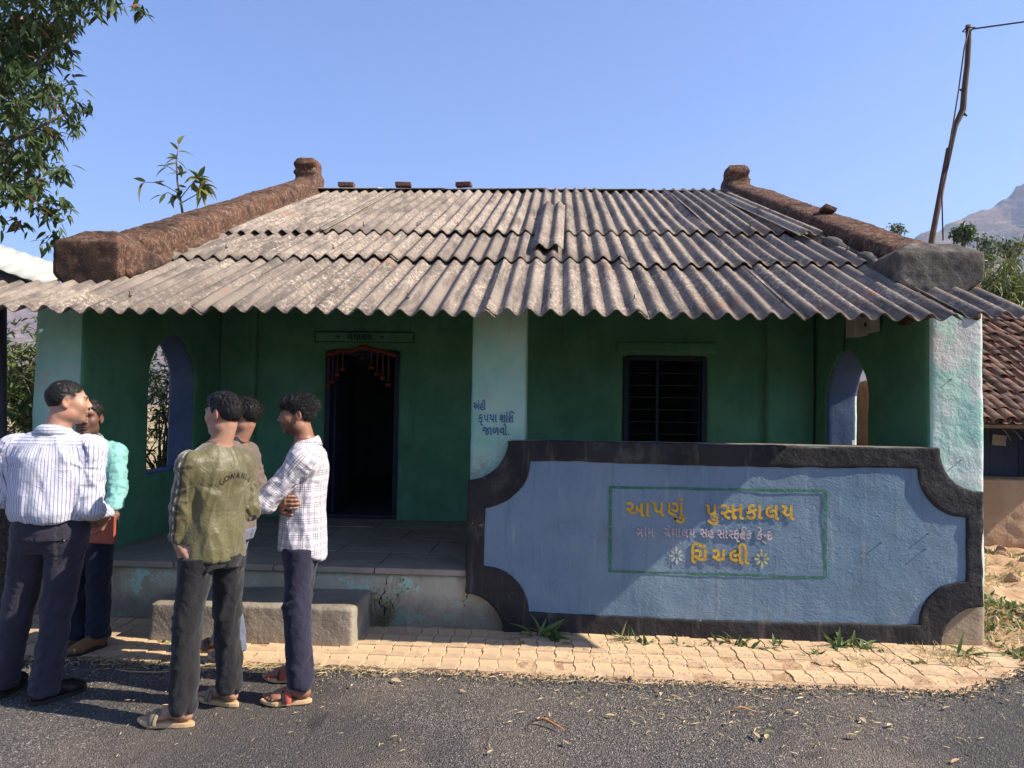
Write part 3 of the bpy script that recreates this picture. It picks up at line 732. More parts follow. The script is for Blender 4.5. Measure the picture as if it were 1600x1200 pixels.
# ------------------------------------------------------------------ lettering
def glyph_mesh(text, size, bold=0.0, thick=0.0012):
    c = bpy.data.curves.new('lettering', 'FONT'); c.body = text; c.size = size; c.offset = bold; c.extrude = thick; c.resolution_u = 3
    o = bpy.data.objects.new('t', c); COL.objects.link(o)
    dg = bpy.context.evaluated_depsgraph_get(); dg.update()
    me = bpy.data.meshes.new_from_object(o.evaluated_get(dg)); V = np.array([v.co[:] for v in me.vertices]); F = [tuple(p.vertices) for p in me.polygons]
    bpy.data.objects.remove(o); bpy.data.curves.remove(c); bpy.data.meshes.remove(me)
    return V, F
def lettering(name, items, x0, z0, y, mat, parent, x1=None, jit=0.0, slope=0.0, strokes=()):
    """items: (text, x advance correction) pieces at a size; the line is fitted between x0 and x1"""
    mb = MB(); pen = 0.0
    for (txt, size, bold, gap) in items:
        if txt == ' ': pen += gap; continue
        V, F = glyph_mesh(txt, size, bold)
        V[:, 0] += pen; w = V[:, 0].max(); pen = w+gap
        V[:, 1] += rng.normal(0, jit); V[:, 2] += 0.0006*(len(mb.V) % 5)
        mb.add(V, F)
    for pts, wd in strokes:
        P = np.array(pts, float)
        for a, b in zip(P[:-1], P[1:]):
            d = (b-a)/np.linalg.norm(b-a); n = np.array([-d[1], d[0]])*wd/2; a2, b2 = a-d*wd*0.3, b+d*wd*0.3
            q = [a2-n, b2-n, b2+n, a2+n]
            mb.add([(p[0], p[1], 0.0013) for p in q], [(0, 1, 2, 3)])
    words = [[]]                      # each word is a part of its own
    for k, it in enumerate([i for i in items if i[0] != ' ']):
        words[-1].append(k)
        if it[3] >= 0.02*it[1]/0.1 and it[3] > 0.02 and k < len(items)-1: words.append([])
    allV = np.concatenate(mb.V); mn, mx = allV[:, 0].min(), allV[:, 0].max(); sc = 1.0 if x1 is None else (x1-x0)/(mx-mn)
    nit = len(items); offs = np.cumsum([0]+[len(v) for v in mb.V])
    facs = [tuple(int(k) for k in f) for q in mb.Q.values() for f in q]; out = None
    for wi, wd_ in enumerate(words):
        ids = set(wd_)
        lo_, hi_ = allV[offs[min(wd_)]:offs[max(wd_)+1], 0].min(), allV[offs[min(wd_)]:offs[max(wd_)+1], 0].max()
        for k in range(nit, len(mb.V)):
            c_ = mb.V[k][:, 0].mean()
            if lo_-0.02 <= c_ <= hi_+0.02: ids.add(k)
        sel = [k for k in sorted(ids)]; vi = np.concatenate([np.arange(offs[k], offs[k+1]) for k in sel]); mp = {int(v): i for i, v in enumerate(vi)}
        V = allV[vi]; X = x0+(V[:, 0]-mn)*sc; Z = z0+V[:, 1]+slope*(X-x0); W = np.stack([X, y-0.0012-V[:, 2], Z], -1)
        me = bpy.data.meshes.new(name); me.from_pydata([tuple(p) for p in W], [], [tuple(mp[k] for k in f) for f in facs if f[0] in mp]); me.materials.append(mat)
        out = part(name, me, parent)
    return out
s1 = 0.165; b1 = 0.0036; g1 = 0.015
lettering('lettering', [('આ', s1, b1, g1), ('પ', s1, b1, g1), ('ણું', s1, b1, 0.16), ('પુ', s1, b1, g1), ('સ', s1, b1, -0.035), ('ત', s1, b1, g1), ('કા', s1, b1, g1), ('લ', s1, b1, g1), ('ય', s1, b1, 0)], 0.51, 0.845, 5.514, M['yellow'], PAR, x1=1.70, jit=0.004)
s2 = 0.098; b2 = 0.0016; g2 = 0.008
lettering('lettering', [('ગ', s2, b2, g2), ('ા', s2, b2, g2), ('મ', s2, b2, 0.09), ('ગં', s2, b2, g2), ('થા', s2, b2, g2), ('લ', s2, b2, g2), ('ય', s2, b2, 0.045), ('સહ', s2, b2, 0.03), ('સાં', s2, b2, g2), ('સ', s2, b2, -0.02), ('કૃ', s2, b2, g2), ('િ', s2, b2, -0.075), ('ત', s2, b2, g2), ('ક', s2, b2, 0.05), ('કે', s2, b2, g2), ('ન', s2, b2, -0.02), ('દ', s2, b2, 0)], 0.585, 0.705, 5.514, M['pink'], PAR, x1=1.545, jit=0.003,
          strokes=[([(0.012, 0.006), (0.045, 0.028)], 0.010), ([(0.285, 0.006), (0.315, 0.028)], 0.010), ([(1.19, -0.012), (1.225, -0.03)], 0.010)])
s3 = 0.16
lettering('lettering', [('િ', s3, b1, -0.075), ('ચ', s3, b1, -0.012), ('ં', s3, b1, 0.045), ('ચ', s3, b1, g1), ('લી', s3, b1, 0)], 0.978, 0.525, 5.514, M['yellow'], PAR, x1=1.385, jit=0.003)
def star(x, z, r, mat, name='painted_star'):
    mb = MB()
    for a in range(8):
        t = a*math.pi/4+0.05; d = np.array([math.cos(t), math.sin(t)]); n = np.array([-d[1], d[0]]); rr = r*(1.15 if a % 2 == 0 and a in (2, 6) else 0.9)
        q = [d*0.28*r-n*0.07*r, d*rr*0.7-n*0.17*r, d*rr, d*rr*0.7+n*0.17*r, d*0.28*r+n*0.07*r]
        mb.add([(x+p[0], 5.5135, z+p[1]) for p in q], [(0, 1, 2, 3, 4)])
    simple(name, mb, mat, PAR)
star(0.874, 0.572, 0.062, M['pale']); star(1.474, 0.565, 0.064, M['paleyellow'])
def painted_line(pts, w, mat, parent, y=5.5138, name='painted_line', seed=1):
    mb = MB(); P = np.array(pts, float)
    for a, b in zip(P[:-1], P[1:]):
        L = np.linalg.norm(b-a); n = max(2, int(L/0.03)); d = (b-a)/L; nn = np.array([-d[1], d[0]])
        t = np.linspace(0, 1, n); c = a+(b-a)*t[:, None]
        w1 = w/2*(1+0.25*vnoise(np.stack([t*L*30, t*0+seed, t*0], -1), seed)); off = 0.003*vnoise(np.stack([t*L*6, t*0, t*0], -1), seed+3)
        A = c+nn*(w1+off)[:, None]; B = c-nn*(w1-off)[:, None]
        V = [(p[0], y, p[1]) for p in A]+[(p[0], y, p[1]) for p in B]
        mb.add(V, [(i, i+1, n+i+1, n+i) for i in range(n-1)])
    simple(name, mb, mat, parent)
painted_line([(0.405, 1.052), (1.905, 1.054)], 0.018, M['linegreen'], PAR, seed=1); painted_line([(1.915, 1.06), (1.918, 0.445)], 0.022, M['linegreen'], PAR, seed=2)
painted_line([(1.905, 0.445), (0.41, 0.449)], 0.016, M['linegreen'], PAR, seed=3); painted_line([(0.40, 0.44), (0.397, 1.06)], 0.022, M['linegreen'], PAR, seed=4)
# blue words on the column
COLm = [o for o in HOUSE.children if o.name == 'column'][0]
yc = 5.5515
lettering('lettering', [('અં', 0.085, 0.0012, 0.002), ('હી', 0.085, 0.0012, 0)], -0.612, 1.595, yc, M['ink'], COLm, x1=-0.522)
lettering('lettering', [('કૃ', 0.092, 0.0012, 0.004), ('પ', 0.092, 0.0012, 0.004), ('યા', 0.092, 0.0012, 0.025), ('શાં', 0.092, 0.0012, 0.006), ('િ', 0.092, 0.0012, -0.062), ('ત', 0.092, 0.0012, 0)], -0.575, 1.505, yc, M['ink'], COLm, x1=-0.308)
lettering('lettering', [('જા', 0.092, 0.0012, 0.004), ('ળ', 0.092, 0.0012, 0.004), ('વો', 0.092, 0.0012, 0.006), ('.', 0.092, 0.001, 0)], -0.542, 1.412, yc, M['ink'], COLm, x1=-0.345)

PLm = [o for o in HOUSE.children if o.name == 'plinth'][0]
cr = np.random.default_rng(3)
for (xa, za, zb, w0) in ((-1.235, 0.365, 0.02, 0.009), (-1.20, 0.20, 0.05, 0.005), (-0.60, 0.31, 0.12, 0.005)):
    mb = MB(); n = 14; t = np.linspace(0, 1, n); xs2 = xa+np.cumsum(cr.normal(0, 0.012, n)); zs2 = za+(zb-za)*t; w = w0*(0.4+cr.random(n))*np.sin(np.pi*np.clip(t, .06, .94))
    mb.add([(x, 5.5715, z) for x, z in zip(xs2-w, zs2)]+[(x, 5.5715, z) for x, z in zip(xs2+w, zs2)], [(i, n+i, n+i+1, i+1) for i in range(n-1)]); simple('plinth_crack', mb, M['inkdark'], PLm)
# ------------------------------------------------------------------ door, window, lintels
L1 = hb('lintel', [-2.055, 7.945, 2.345], [0.545, 0.03, 0.065], M['green'], res=0.012, amp=0.002, rad=0.006, label='plastered band above the door with dark lettering')
L2 = hb('lintel', [1.14, 7.945, 2.275], [0.52, 0.03, 0.055], M['green'], res=0.012, amp=0.002, rad=0.006)
painted_line([(-2.585, 2.398), (-1.525, 2.398), (-1.525, 2.294), (-2.585, 2.294), (-2.585, 2.40)], 0.009, M['inkdark'], L1, y=7.9115, seed=9)
lettering('lettering', [('÷', 0.10, 0.002, 0.09), ('ગં', 0.10, 0.003, 0.006), ('થા', 0.10, 0.003, 0.005), ('લ', 0.10, 0.003, 0.005), ('ય', 0.10, 0.003, 0.09), ('÷', 0.10, 0.002, 0)], -2.36, 2.315, 7.912, M['inkdark'], L1, x1=-1.84)
mb = MB()
for c, r in (([-2.455, 8.02, 1.31], [0.028, 0.05, 0.885]), ([-1.705, 8.02, 1.31], [0.028, 0.05, 0.885]), ([-2.08, 8.02, 2.185], [0.345, 0.05, 0.028]), ([-2.08, 8.02, 0.44], [0.345, 0.05, 0.02])): mb.box(c, r, bev=0.004)
DOOR = simple('door', mb, M['bluewood'])
mb = MB(); mb.box([-2.405, 8.43, 1.31], [0.018, 0.36, 0.85], bev=0.004)
for z in (0.75, 1.3, 1.85): mb.box([-2.384, 8.43, z], [0.004, 0.26, 0.20], bev=0.003)
simple('door_leaf', mb, M['bluewood'], DOOR)
mb = MB()
for c, r in (([0.722, 8.0, 1.63], [0.022, 0.05, 0.55]), ([1.528, 8.0, 1.63], [0.022, 0.05, 0.55]), ([1.125, 8.0, 2.157], [0.379, 0.05, 0.022]), ([1.125, 8.0, 1.10], [0.379, 0.05, 0.022]), ([1.05, 8.0, 1.63], [0.014, 0.03, 0.505])): mb.box(c, r, bev=0.004)
WIN = simple('window', mb, M['bluewood'])
for k in range(7):
    mb = MB(); z = 1.24+k*0.128; mb.tube([(0.745, 8.0, z), (1.505, 8.0, z)], 0.006, 6); simple('window_bar', mb, M['iron'], WIN)
for (hx, sg, ang) in ((0.748, -1, R(80)), (1.502, 1, R(86))):
    mb = MB(); d = np.array([-sg*math.cos(ang), math.sin(ang), 0]); c = np.array([hx, 8.06, 1.63])+d*0.21
    ax = np.stack([d, np.array([-d[1], d[0], 0]), np.array([0, 0, 1.0])], 1)
    mb.box(c, [0.205, 0.015, 0.53], ax, bev=0.004)
    for zz in (1.40, 1.87): mb.box(c+np.array([0, 0, zz-1.63])-ax[:, 1]*0.016*(1 if sg > 0 else -1), [0.15, 0.005, 0.19], ax, bev=0.003)
    simple('shutter', mb, M['bluewood'], WIN)

# ------------------------------------------------------------------ roof
mb = MB()
for yy in (5.5, 5.95, 6.55, 7.45, 8.4, 9.4, 10.3):
    mb.box([-0.49, yy, roofz(yy)-0.08], [3.08, 0.035, 0.035], bev=0.004)
for xx in np.arange(-3.3, 2.6, 0.95):
    a = np.array([xx, 5.62, roofz(5.62)-0.15]); b = np.array([xx, RIDGE_Y, roofz(RIDGE_Y)-0.15]); d = (b-a)/np.linalg.norm(b-a)
    mb.box((a+b)/2, [0.03, np.linalg.norm(b-a)/2, 0.035], np.stack([[1, 0, 0], d, np.cross([1, 0, 0], d)], 1))
ROOF = simple('roof', mb, M['timber'])
PITCH = 0.137; AMP = 0.0235
def corrugated(w, L, seed=0, phase=0.0, thick=0.0065, per=10, bend=0.012, chip=True):
    """sheet in its own frame: x across, y up the slope, z out; wavy across x"""
    r = np.random.default_rng(seed); n = max(6, int(round(w/PITCH*per))); x = np.linspace(0, w, n+1); ny = max(4, int(L/0.16)); y = np.linspace(0, L, ny+1)
    X, Y = np.meshgrid(x, y, indexing='ij')
    if chip:    # worn lower edge
        e = 0.012*vnoise(np.stack([x*9, x*0+seed, x*0], -1), seed)+0.006*vnoise(np.stack([x*40, x*0+seed, x*0], -1), seed+1)
        Y = Y+e[:, None]*(1-np.minimum(Y/0.25, 1))
    Z = AMP*np.cos(2*np.pi*(X/PITCH+phase))
    Z = Z+bend*vnoise(np.stack([X*1.3, Y*0.9, X*0+seed*3.1], -1), seed+7)+0.0015*vnoise(np.stack([X*23, Y*17, X*0], -1), seed)
    slope = -AMP*2*np.pi/PITCH*np.sin(2*np.pi*(X/PITCH+phase)); nl = np.sqrt(1+slope**2)
    T = np.stack([X, Y, Z], -1); B = np.stack([X+slope/nl*thick, Y, Z-thick/nl], -1)
    a, b = T.shape[:2]; i = np.arange(a*b).reshape(a, b); j = i+a*b
    q = lambda s, f: np.stack([s[:-1, :-1], s[1:, :-1], s[1:, 1:], s[:-1, 1:]], -1).reshape(-1, 4)[:, ::f]
    Qs = [q(i, 1), q(j, -1)]
    for (u, v, f) in ((i[:, 0], j[:, 0], 1), (i[:, -1], j[:, -1], -1), (i[0], j[0], -1), (i[-1], j[-1], 1)):
        Qs.append(np.stack([u[:-1], v[:-1], v[1:], u[1:]], -1)[:, ::f])
    return np.concatenate([T.reshape(-1, 3), B.reshape(-1, 3)]), np.concatenate(Qs)
SA = math.atan(SL)
def place_sheet(x, y, w, L, lift, seed, rz=0.0, phase=0.0, name='roof_sheet', parent=None, tilt=0.0, label=None, chip=True, bend=0.012):
    V, Q = corrugated(w, L, seed, phase, bend=bend, chip=chip)
    me = new_mesh('roof_sheet', V, Q, M['sheet'], True)
    o = bpy.data.objects.new(name, me); COL.objects.link(o); o.parent = ROOF
    o.location = (x, y, roofz(y)+lift); o.rotation_euler = (SA+tilt, 0, rz)
    if label: o['label'] = label
    return o
cosA = math.cos(SA)
# inner columns
xl0, xr0 = -3.335, 2.50
wcol = PITCH*7
ph = 0.0; x = xl0; c = 0
rows = [(4.75, 6.62, 0.0), (6.22, 7.62, 0.030), (7.27, 10.62, 0.060)]
while x < xr0-0.1:
    w = min(wcol+PITCH*0.5, xr0-x)
    for ri, (ya, yb, lf) in enumerate(rows):
        if ri == 0: ya2 = ya+random.uniform(-.012, .012)
        else: ya2 = ya+random.uniform(-.05, .05)-(0.16 if (x > 0.5 and ri == 1) else 0)
        place_sheet(x+(0.05 if ri == 2 and c == 0 else 0), ya2, w-(0.05 if ri == 2 and c == 0 else 0)-(0.06*(ri) if x+w > xr0-0.2 else 0), (yb-ya2)/cosA, lf+(0.007 if c % 2 else 0)+0.004*random.random(), c*3+ri+1, rz=random.uniform(-.004, .004))
    x += wcol; c += 1
# outer short sheets in front of the coping blocks
place_sheet(xl0-PITCH*7-0.02, 4.73, PITCH*7+0.05, 0.76, 0.010, 51, rz=0.006)
place_sheet(xl0-PITCH*10, 4.74, PITCH*3+0.05, 0.72, 0.0, 52)
place_sheet(xr0-0.05, 4.755, PITCH*3.25, 0.64, 0.012, 53, rz=-0.004)
place_sheet(-0.235, 6.42, PITCH*2.0, 2.75, 0.102, 60, rz=-0.012, phase=0.5, label='loose narrow sheet lying over the others', tilt=0.002, bend=0.004)
# narrow patched strip with grey dressing near the right coping
place_sheet(2.15, 6.9, PITCH*1.6, 3.3, 0.135, 61, rz=0.055, phase=0.3, tilt=-0.01)
# rear slope
V, Q = corrugated(5.9, (RB-RIDGE_Y)/cosA, 70, per=4)
me = new_mesh('rear_roof_sheet', V, Q, M['sheet'], True); o = bpy.data.objects.new('rear_roof_sheet', me); COL.objects.link(o); o.parent = ROOF
o.rotation_euler = (SA, 0, math.pi); o.location = (2.55, RB, EAVE_Z+0.02)
# ridge pieces
for (xa, xb, zz, mt) in ((-3.42, -2.55, 0.085, 'zinc'), (-2.58, -1.62, 0.075, 'sheet'), (-1.65, -0.2, 0.07, 'sheet'), (-0.25, 1.2, 0.06, 'sheet'), (1.15, 2.28, 0.045, 'sheet')):
    mb = MB(); z0 = roofz(RIDGE_Y)+zz
    mb.box([(xa+xb)/2, RIDGE_Y-0.07, z0-0.01], [(xb-xa)/2, 0.14, 0.008], rotM('X', 0.28)@rotM('Y', random.uniform(-.006, .006)), bev=0.003)
    mb.box([(xa+xb)/2, RIDGE_Y+0.14, z0-0.02], [(xb-xa)/2, 0.1, 0.008], rotM('X', -0.4), bev=0.003)
    simple('ridge_sheet', mb, M[mt], ROOF)
# roofing nails with washers
for x in np.arange(xl0+PITCH*3, xr0, PITCH*3.5):
    for y in (4.98, 6.45, 7.45):
        if random.random() < 0.45:
            xx = xl0+round((x-xl0)/PITCH)*PITCH+random.uniform(-.004, .004); z = roofz(y)+AMP+0.01+(0.035 if y > 6 else 0)+(0.03 if y > 7 else 0)
            mb = MB(); mb.tube([(xx, y, z-0.01), (xx-0.003, y-0.006, z+0.035)], 0.004, 6); mb.tube([(xx, y, z), (xx, y-0.002, z+0.005)], 0.014, 8)
            simple('roof_bolt', mb, M['rust'], ROOF)

# ------------------------------------------------------------------ gable copings
def coping(name, xa, xb, blk, capc, blockmat, mat, hgt, seed, y0=5.95):
    """xa, xb: centre line x at the front and at the ridge"""
    lo = [min(xa, xb)-0.45, y0-0.1, 2.2]; hi = [max(xa, xb)+0.45, RIDGE_Y+0.45, 5.3]
    F = Field(lo, hi, 0.036)
    def fn(X, Y, Z):
        t = np.clip((Y-5.5)/(RIDGE_Y-5.5), 0, 1); cx = xa+(xb-xa)*t
        zc = roofz(Y)+hgt[2]; hw = 0.225-0.045*t; hh = hgt[0]+(hgt[1]-hgt[0])*t
        d = ((np.abs((X-cx)/hw)**4+np.abs((Z-zc)/hh)**4+1e-9)**(1/4)-1)*0.2
        return np.maximum(d, np.maximum(y0-Y, Y-RIDGE_Y-0.15))
    F.put(fn, lo, hi, 0.02)
    F.box([xb, RIDGE_Y-0.05, capc+0.02], [0.15, 0.17, 0.17], rad=0.05, k=0.05)
    F.box([xb, RIDGE_Y-0.20, capc+0.08], [0.165, 0.06, 0.045], rad=0.03, k=0.01)
    F.box([xb, RIDGE_Y-0.18, capc-0.03], [0.165, 0.06, 0.045], rad=0.03, k=0.01)
    V, Q = F.mesh(); N = vnormals(V, Q); V = wobble(V, N, 0.010, 1.4, seed); V = wobble(V, N, 0.004, 9, seed+2); V = wobble(V, N, 0.006, 31, seed+2)
    cp = part(name, new_mesh(name, V, Q, mat))
    (cx, cy, cz, rx, ry, rz, cham) = blk
    F = Field([cx-rx-.1, cy-ry-.1, cz-rz-.1], [cx+rx+.1, cy+ry+.1, cz+rz+.1], 0.018)
    F.box([cx, cy, cz], [rx, ry, rz], rad=0.02)
    F.put(lambda X, Y, Z: (np.abs(X-cx)/rx+np.abs(Z-cz)/rz-cham)*min(rx, rz)*0.75+0*Y, [-9, 0, 0], [9, 9, 9], 0.012, 'i')
    F.put(lambda X, Y, Z: (-(Y-cy)/ry+np.maximum(Z-cz, 0)/rz*0.9-1.45)*min(ry, rz)*0.75+0*X, [-9, 0, 0], [9, 9, 9], 0.012, 'i')
    V, Q = F.mesh(); N = vnormals(V, Q); V = wobble(V, N, 0.005, 4, seed+4); V = wobble(V, N, 0.004, 17, seed+5)
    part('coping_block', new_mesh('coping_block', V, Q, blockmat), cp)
    return cp
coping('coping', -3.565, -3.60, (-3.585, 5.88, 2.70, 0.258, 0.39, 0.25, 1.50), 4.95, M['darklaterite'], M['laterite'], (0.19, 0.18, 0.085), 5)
coping('coping', 2.80, 2.44, (2.712, 5.80, 2.665, 0.305, 0.30, 0.195, 1.52), 4.82, M['blackstone'], M['laterite'], (0.20, 0.175, 0.01), 9)
# crumbling mortar fillets between coping and sheets
for (xa, xb, sd_) in ((-3.34, -3.42, 1), (2.50, 2.28, 2)):
    n = 90; mb = MB(); t = np.linspace(0, 1, n); pts = []; rad = []
    for k in range(n):
        y = 5.6+(RIDGE_Y-5.7)*t[k]; pts.append((xa+(xb-xa)*t[k]+0.02*float(vnoise(np.array([[y*5, sd_, 0]]))[0]), y, roofz(y)+0.03)); rad.append(0.055+0.022*float(vnoise(np.array([[y*9, sd_, 3]]))[0]))
    mb.tube(pts, rad, 9); simple('mortar_fillet', mb, M['laterite' if sd_ == 1 else 'blackstone'], smooth=True)
# exposed rubble of the wall head under the right block
hb('wall_head', [2.80, 5.72, 2.42], [0.22, 0.17, 0.13], M['laterite'], res=0.02, amp=0.02, f=9)

# nails and a bent wire left in the front
for (x, z) in ((2.30, 0.70), (2.62, 0.77), (2.60, 0.66)):
    mb = MB(); mb.tube([(x, 5.525, z), (x-0.002, 5.497, z+0.003)], 0.004, 6); simple('nail', mb, M['rust'], PAR)
RW = [o for o in HOUSE.children if o.name.startswith('side_wall')][1]
mb = MB(); mb.tube([(2.84, 5.60, 0.0), (2.84, 5.60, 0.001)], 0.001, 4)
for (x, z) in ((2.80, 1.86), (2.865, 1.285)):
    mb = MB(); mb.tube([(x, 5.57, z), (x-0.002, 5.535, z+0.004)], 0.004, 6); simple('nail', mb, M['rust'], RW)
# ------------------------------------------------------------------ things fixed to the house
def wthing(name, label, cat, loc, group=None): return thing(name, label, cat, loc, 0.0, group)
t = wthing('electric_meter', 'cream electric meter boxes high on the green wall above the right pointed arch', 'meter', (2.6, 6.5, 2.3))
mb = MB(); mb.box([2.575, 6.66, 2.36], [0.055, 0.10, 0.085], bev=0.006); b = simple('meter_case', mb, M['whiteplastic'], t)
mb = MB(); mb.box([2.59, 6.40, 2.35], [0.04, 0.09, 0.065], bev=0.006); simple('switch_box', mb, M['whiteplastic'], t)
mb = MB(); mb.box([2.545, 6.40, 2.35], [0.006, 0.012, 0.015], bev=0.002); simple('switch', mb, M['iron'], t)
mb = MB(); mb.tube([(2.63, 7.05, 2.62), (2.635, 7.06, 2.45), (2.632, 7.09, 2.3), (2.638, 7.11, 2.19)], 0.006, 6); mb.make('electric_cable', M['wire'], label='thin dark cable hanging down to the tip of the right pointed arch', cat='cable')

# door garland
t = wthing('door_garland', 'orange and red festive garland with hanging bead strands across the top of the doorway', 'garland', (-2.08, 7.93, 2.2))
mb = MB()
xs_ = np.linspace(-2.46, -1.70, 40); zs_ = 2.20-0.05*np.cos((xs_+2.08)*0)+0.0
sw = lambda x: 2.175+0.085*np.exp(-((x+2.06)/0.10)**2)-0.02*np.cos((x+2.08)*2*np.pi/0.38)
mb.tube([(x, 7.90+0.004*math.sin(x*90), float(sw(x))) for x in xs_], [0.017+0.007*abs(math.sin(k*1.9)) for k in range(40)], 8); simple('garland_band', mb, M['toran'], t, smooth=True)
for k, (x, l) in enumerate(((-2.43, .30), (-2.385, .27), (-2.33, .21), (-2.275, .16), (-1.97, .16), (-1.905, .21), (-1.845, .24), (-1.785, .29))):
    mb = MB(); z0 = float(sw(x))-0.015; n = int(l/0.014)
    for q in range(n): mb.tube([(x, 7.90, z0-q*0.014), (x+0.002, 7.90, z0-q*0.014-0.011)], [0.012, 0.009], 6)
    o = simple('garland_strand', mb, M['toran2'], t)
    mb = MB(); mb.tube([(x, 7.90, z0-l), (x, 7.90, z0-l-0.012), (x, 7.90, z0-l-0.04)], [0.010, 0.028, 0.026], 8); simple('tassel', mb, M['toran'], o)
mb = MB()
for a in range(18):
    u = a*math.tau/18; mb.tube([(-2.06+0.035*math.cos(u), 7.895, 2.12+0.035*math.sin(u)), (-2.06+0.075*math.cos(u), 7.895, 2.12+0.075*math.sin(u))], [0.006, 0.004], 5)
simple('garland_rosette', mb, M['inkdark'], t)
mb = MB()
for a in range(9): mb.tube([(-2.06+0.022*math.cos(a*.7), 7.89, 2.12+0.022*math.sin(a*.7)), (-2.06, 7.885, 2.12)], [0.006, 0.008], 5)
simple('rosette_centre', mb, M['toran2'], t)
# notice board faintly seen in the inner room
mb = MB(); mb.box([-1.95, 12.68, 1.75], [0.42, 0.02, 0.5], bev=0.005); mb.make('notice_board', M['bluewood'], label='dim dark board on the far wall inside the doorway', cat='board')
# bricks weighting the ridge
for x, lab in ((-3.03, 'brick on the roof ridge nearest the left coping'), (-2.21, 'brick on the ridge, middle one of three'), (-1.35, 'brick on the ridge, rightmost of three')):
    mb = MB(); mb.box([0, 0, 0], [0.11, 0.055, 0.030], bev=0.005, jit=0.002)
    mb.make('ridge_brick', M['brick'], label=lab, cat='brick', group='bricks weighting the roof ridge', loc=(x, RIDGE_Y-0.10, roofz(RIDGE_Y)+0.075+0.035), rotz=random.uniform(-.15, .15))
# small tile piece on the right coping
mb = MB(); mb.box([0, 0, 0], [0.06, 0.09, 0.02], rotM('Y', 0.4), bev=0.004); mb.make('broken_tile', M['tile'], label='small broken red tile lying on the right coping', cat='tile', loc=(2.66, 7.6, 3.63))

# ------------------------------------------------------------------ leaf helpers
def leaf_shape(L, W, n=3, droop=0.25, fold=0.25):
    """one leaf: centre line along +x, two halves folded up"""
    t = np.linspace(0, 1, n+2); w = W*np.sin(np.pi*np.clip(t, 0, 1)**0.8)*0.5; w[0] = W*0.04; w[-1] = 0.0
    mid = np.stack([t*L, t*0, -droop*L*t*t], 1); l = mid+np.stack([t*0, w, w*fold], 1); r = mid+np.stack([t*0, -w, w*fold], 1)
    V = np.concatenate([mid, l, r]); m = n+2
    Q = []
    for i in range(m-1): Q += [(i, i+1, m+i+1, m+i), (2*m+i, 2*m+i+1, i+1, i)]
    return V, np.array(Q)
def frames(D, up):
    D = D/(np.linalg.norm(D, axis=1)[:, None]+1e-9); S = np.cross(up, D); S /= np.linalg.norm(S, axis=1)[:, None]+1e-9
    return np.stack([D, S, np.cross(D, S)], 2)
def scatter_leaves(P, D, scale, shape, rnd, mat, r):
    up = np.tile([0, 0, 1.0], (len(P), 1))+r.normal(0, 0.45, (len(P), 3))
    Fm = frames(D, up); V0, Q0 = shape
    V = np.einsum('nij,vj->nvi', Fm, V0)*scale[:, None, None]+P[:, None, :]
    Q = Q0[None]+(np.arange(len(P))*len(V0))[:, None, None]
    return V.reshape(-1, 3), Q.reshape(-1, 4), np.repeat(rnd, len(V0))
def crown(name, centers, per, L, W, mat, r, whorl=0.05, droop=0.5, shape=None, hang=0.35, parent=None, kind='stuff', spread=0.0):
    n = len(centers)*per
    C = np.repeat(centers, per, 0)+r.normal(0, whorl, (n, 3)); a = r.uniform(0, math.tau, n); e = r.normal(-hang, 0.45, n)
    D = np.stack([np.cos(a)*np.cos(e), np.sin(a)*np.cos(e), np.sin(e)], 1)
    cl = np.repeat(r.random(len(centers)), per); rnd = np.clip(0.55*cl+0.45*r.random(n), 0, 0.92); rnd[r.random(n) < 0.02] = 1.0
    V, Q, A = scatter_leaves(C+D*spread, D, L*r.uniform(0.6, 1.25, n), shape or leaf_shape(1.0, W/L, 3, droop), rnd, mat, r)
    me = new_mesh(name, V, Q, mat, True, {'leafr': ('FLOAT', A)})
    return link(name, me, parent, kind=kind)
def in_blob(r, n, blobs, hollow=0.35):
    out = []
    wts = np.array([b[3]*b[4]*b[5] for b in blobs])**0.8; wts /= wts.sum()
    for b, w in zip(blobs, wts):
        k = max(1, int(n*w)); d = r.normal(size=(k, 3)); d /= np.linalg.norm(d, axis=1)[:, None]
        rr = (hollow+(1-hollow)*r.random(k))**0.6*(1+0.22*vnoise(d*2.2+b[0], 3))
        out.append(np.array(b[:3])+d*rr[:, None]*np.array(b[3:6]))
    return np.concatenate(out)
def limbs(name, root, centers, r, mat, parent, r0=0.16, fork=None, n_l=24, thin=0.01):
    mb = MB(); fork = np.array(fork, float); root = np.array(root, float)
    mb.tube([root, root*0.6+fork*0.4+[0.05, 0.02, 0], fork], [r0*1.25, r0, r0*0.8], 10)
    pick = centers[r.permutation(len(centers))[:n_l]]
    for p in pick:
        m1 = fork*0.65+p*0.35+r.normal(0, 0.12, 3)+[0, 0, 0.12]; m2 = fork*0.3+p*0.7+r.normal(0, 0.08, 3)+[0, 0, 0.1]
        mb.tube([fork, m1, m2, p], [r0*0.42, r0*0.24, r0*0.12, thin], 7)
        for q in centers[np.argsort(((centers-m2)**2).sum(1))[1:7]]:
            mb.tube([m2, (m2+q)/2+r.normal(0, 0.03, 3), q], [r0*0.09, r0*0.05, 0.004], 5)
    return mb.make(name, mat, parent, smooth=True)

r1 = np.random.default_rng(21)
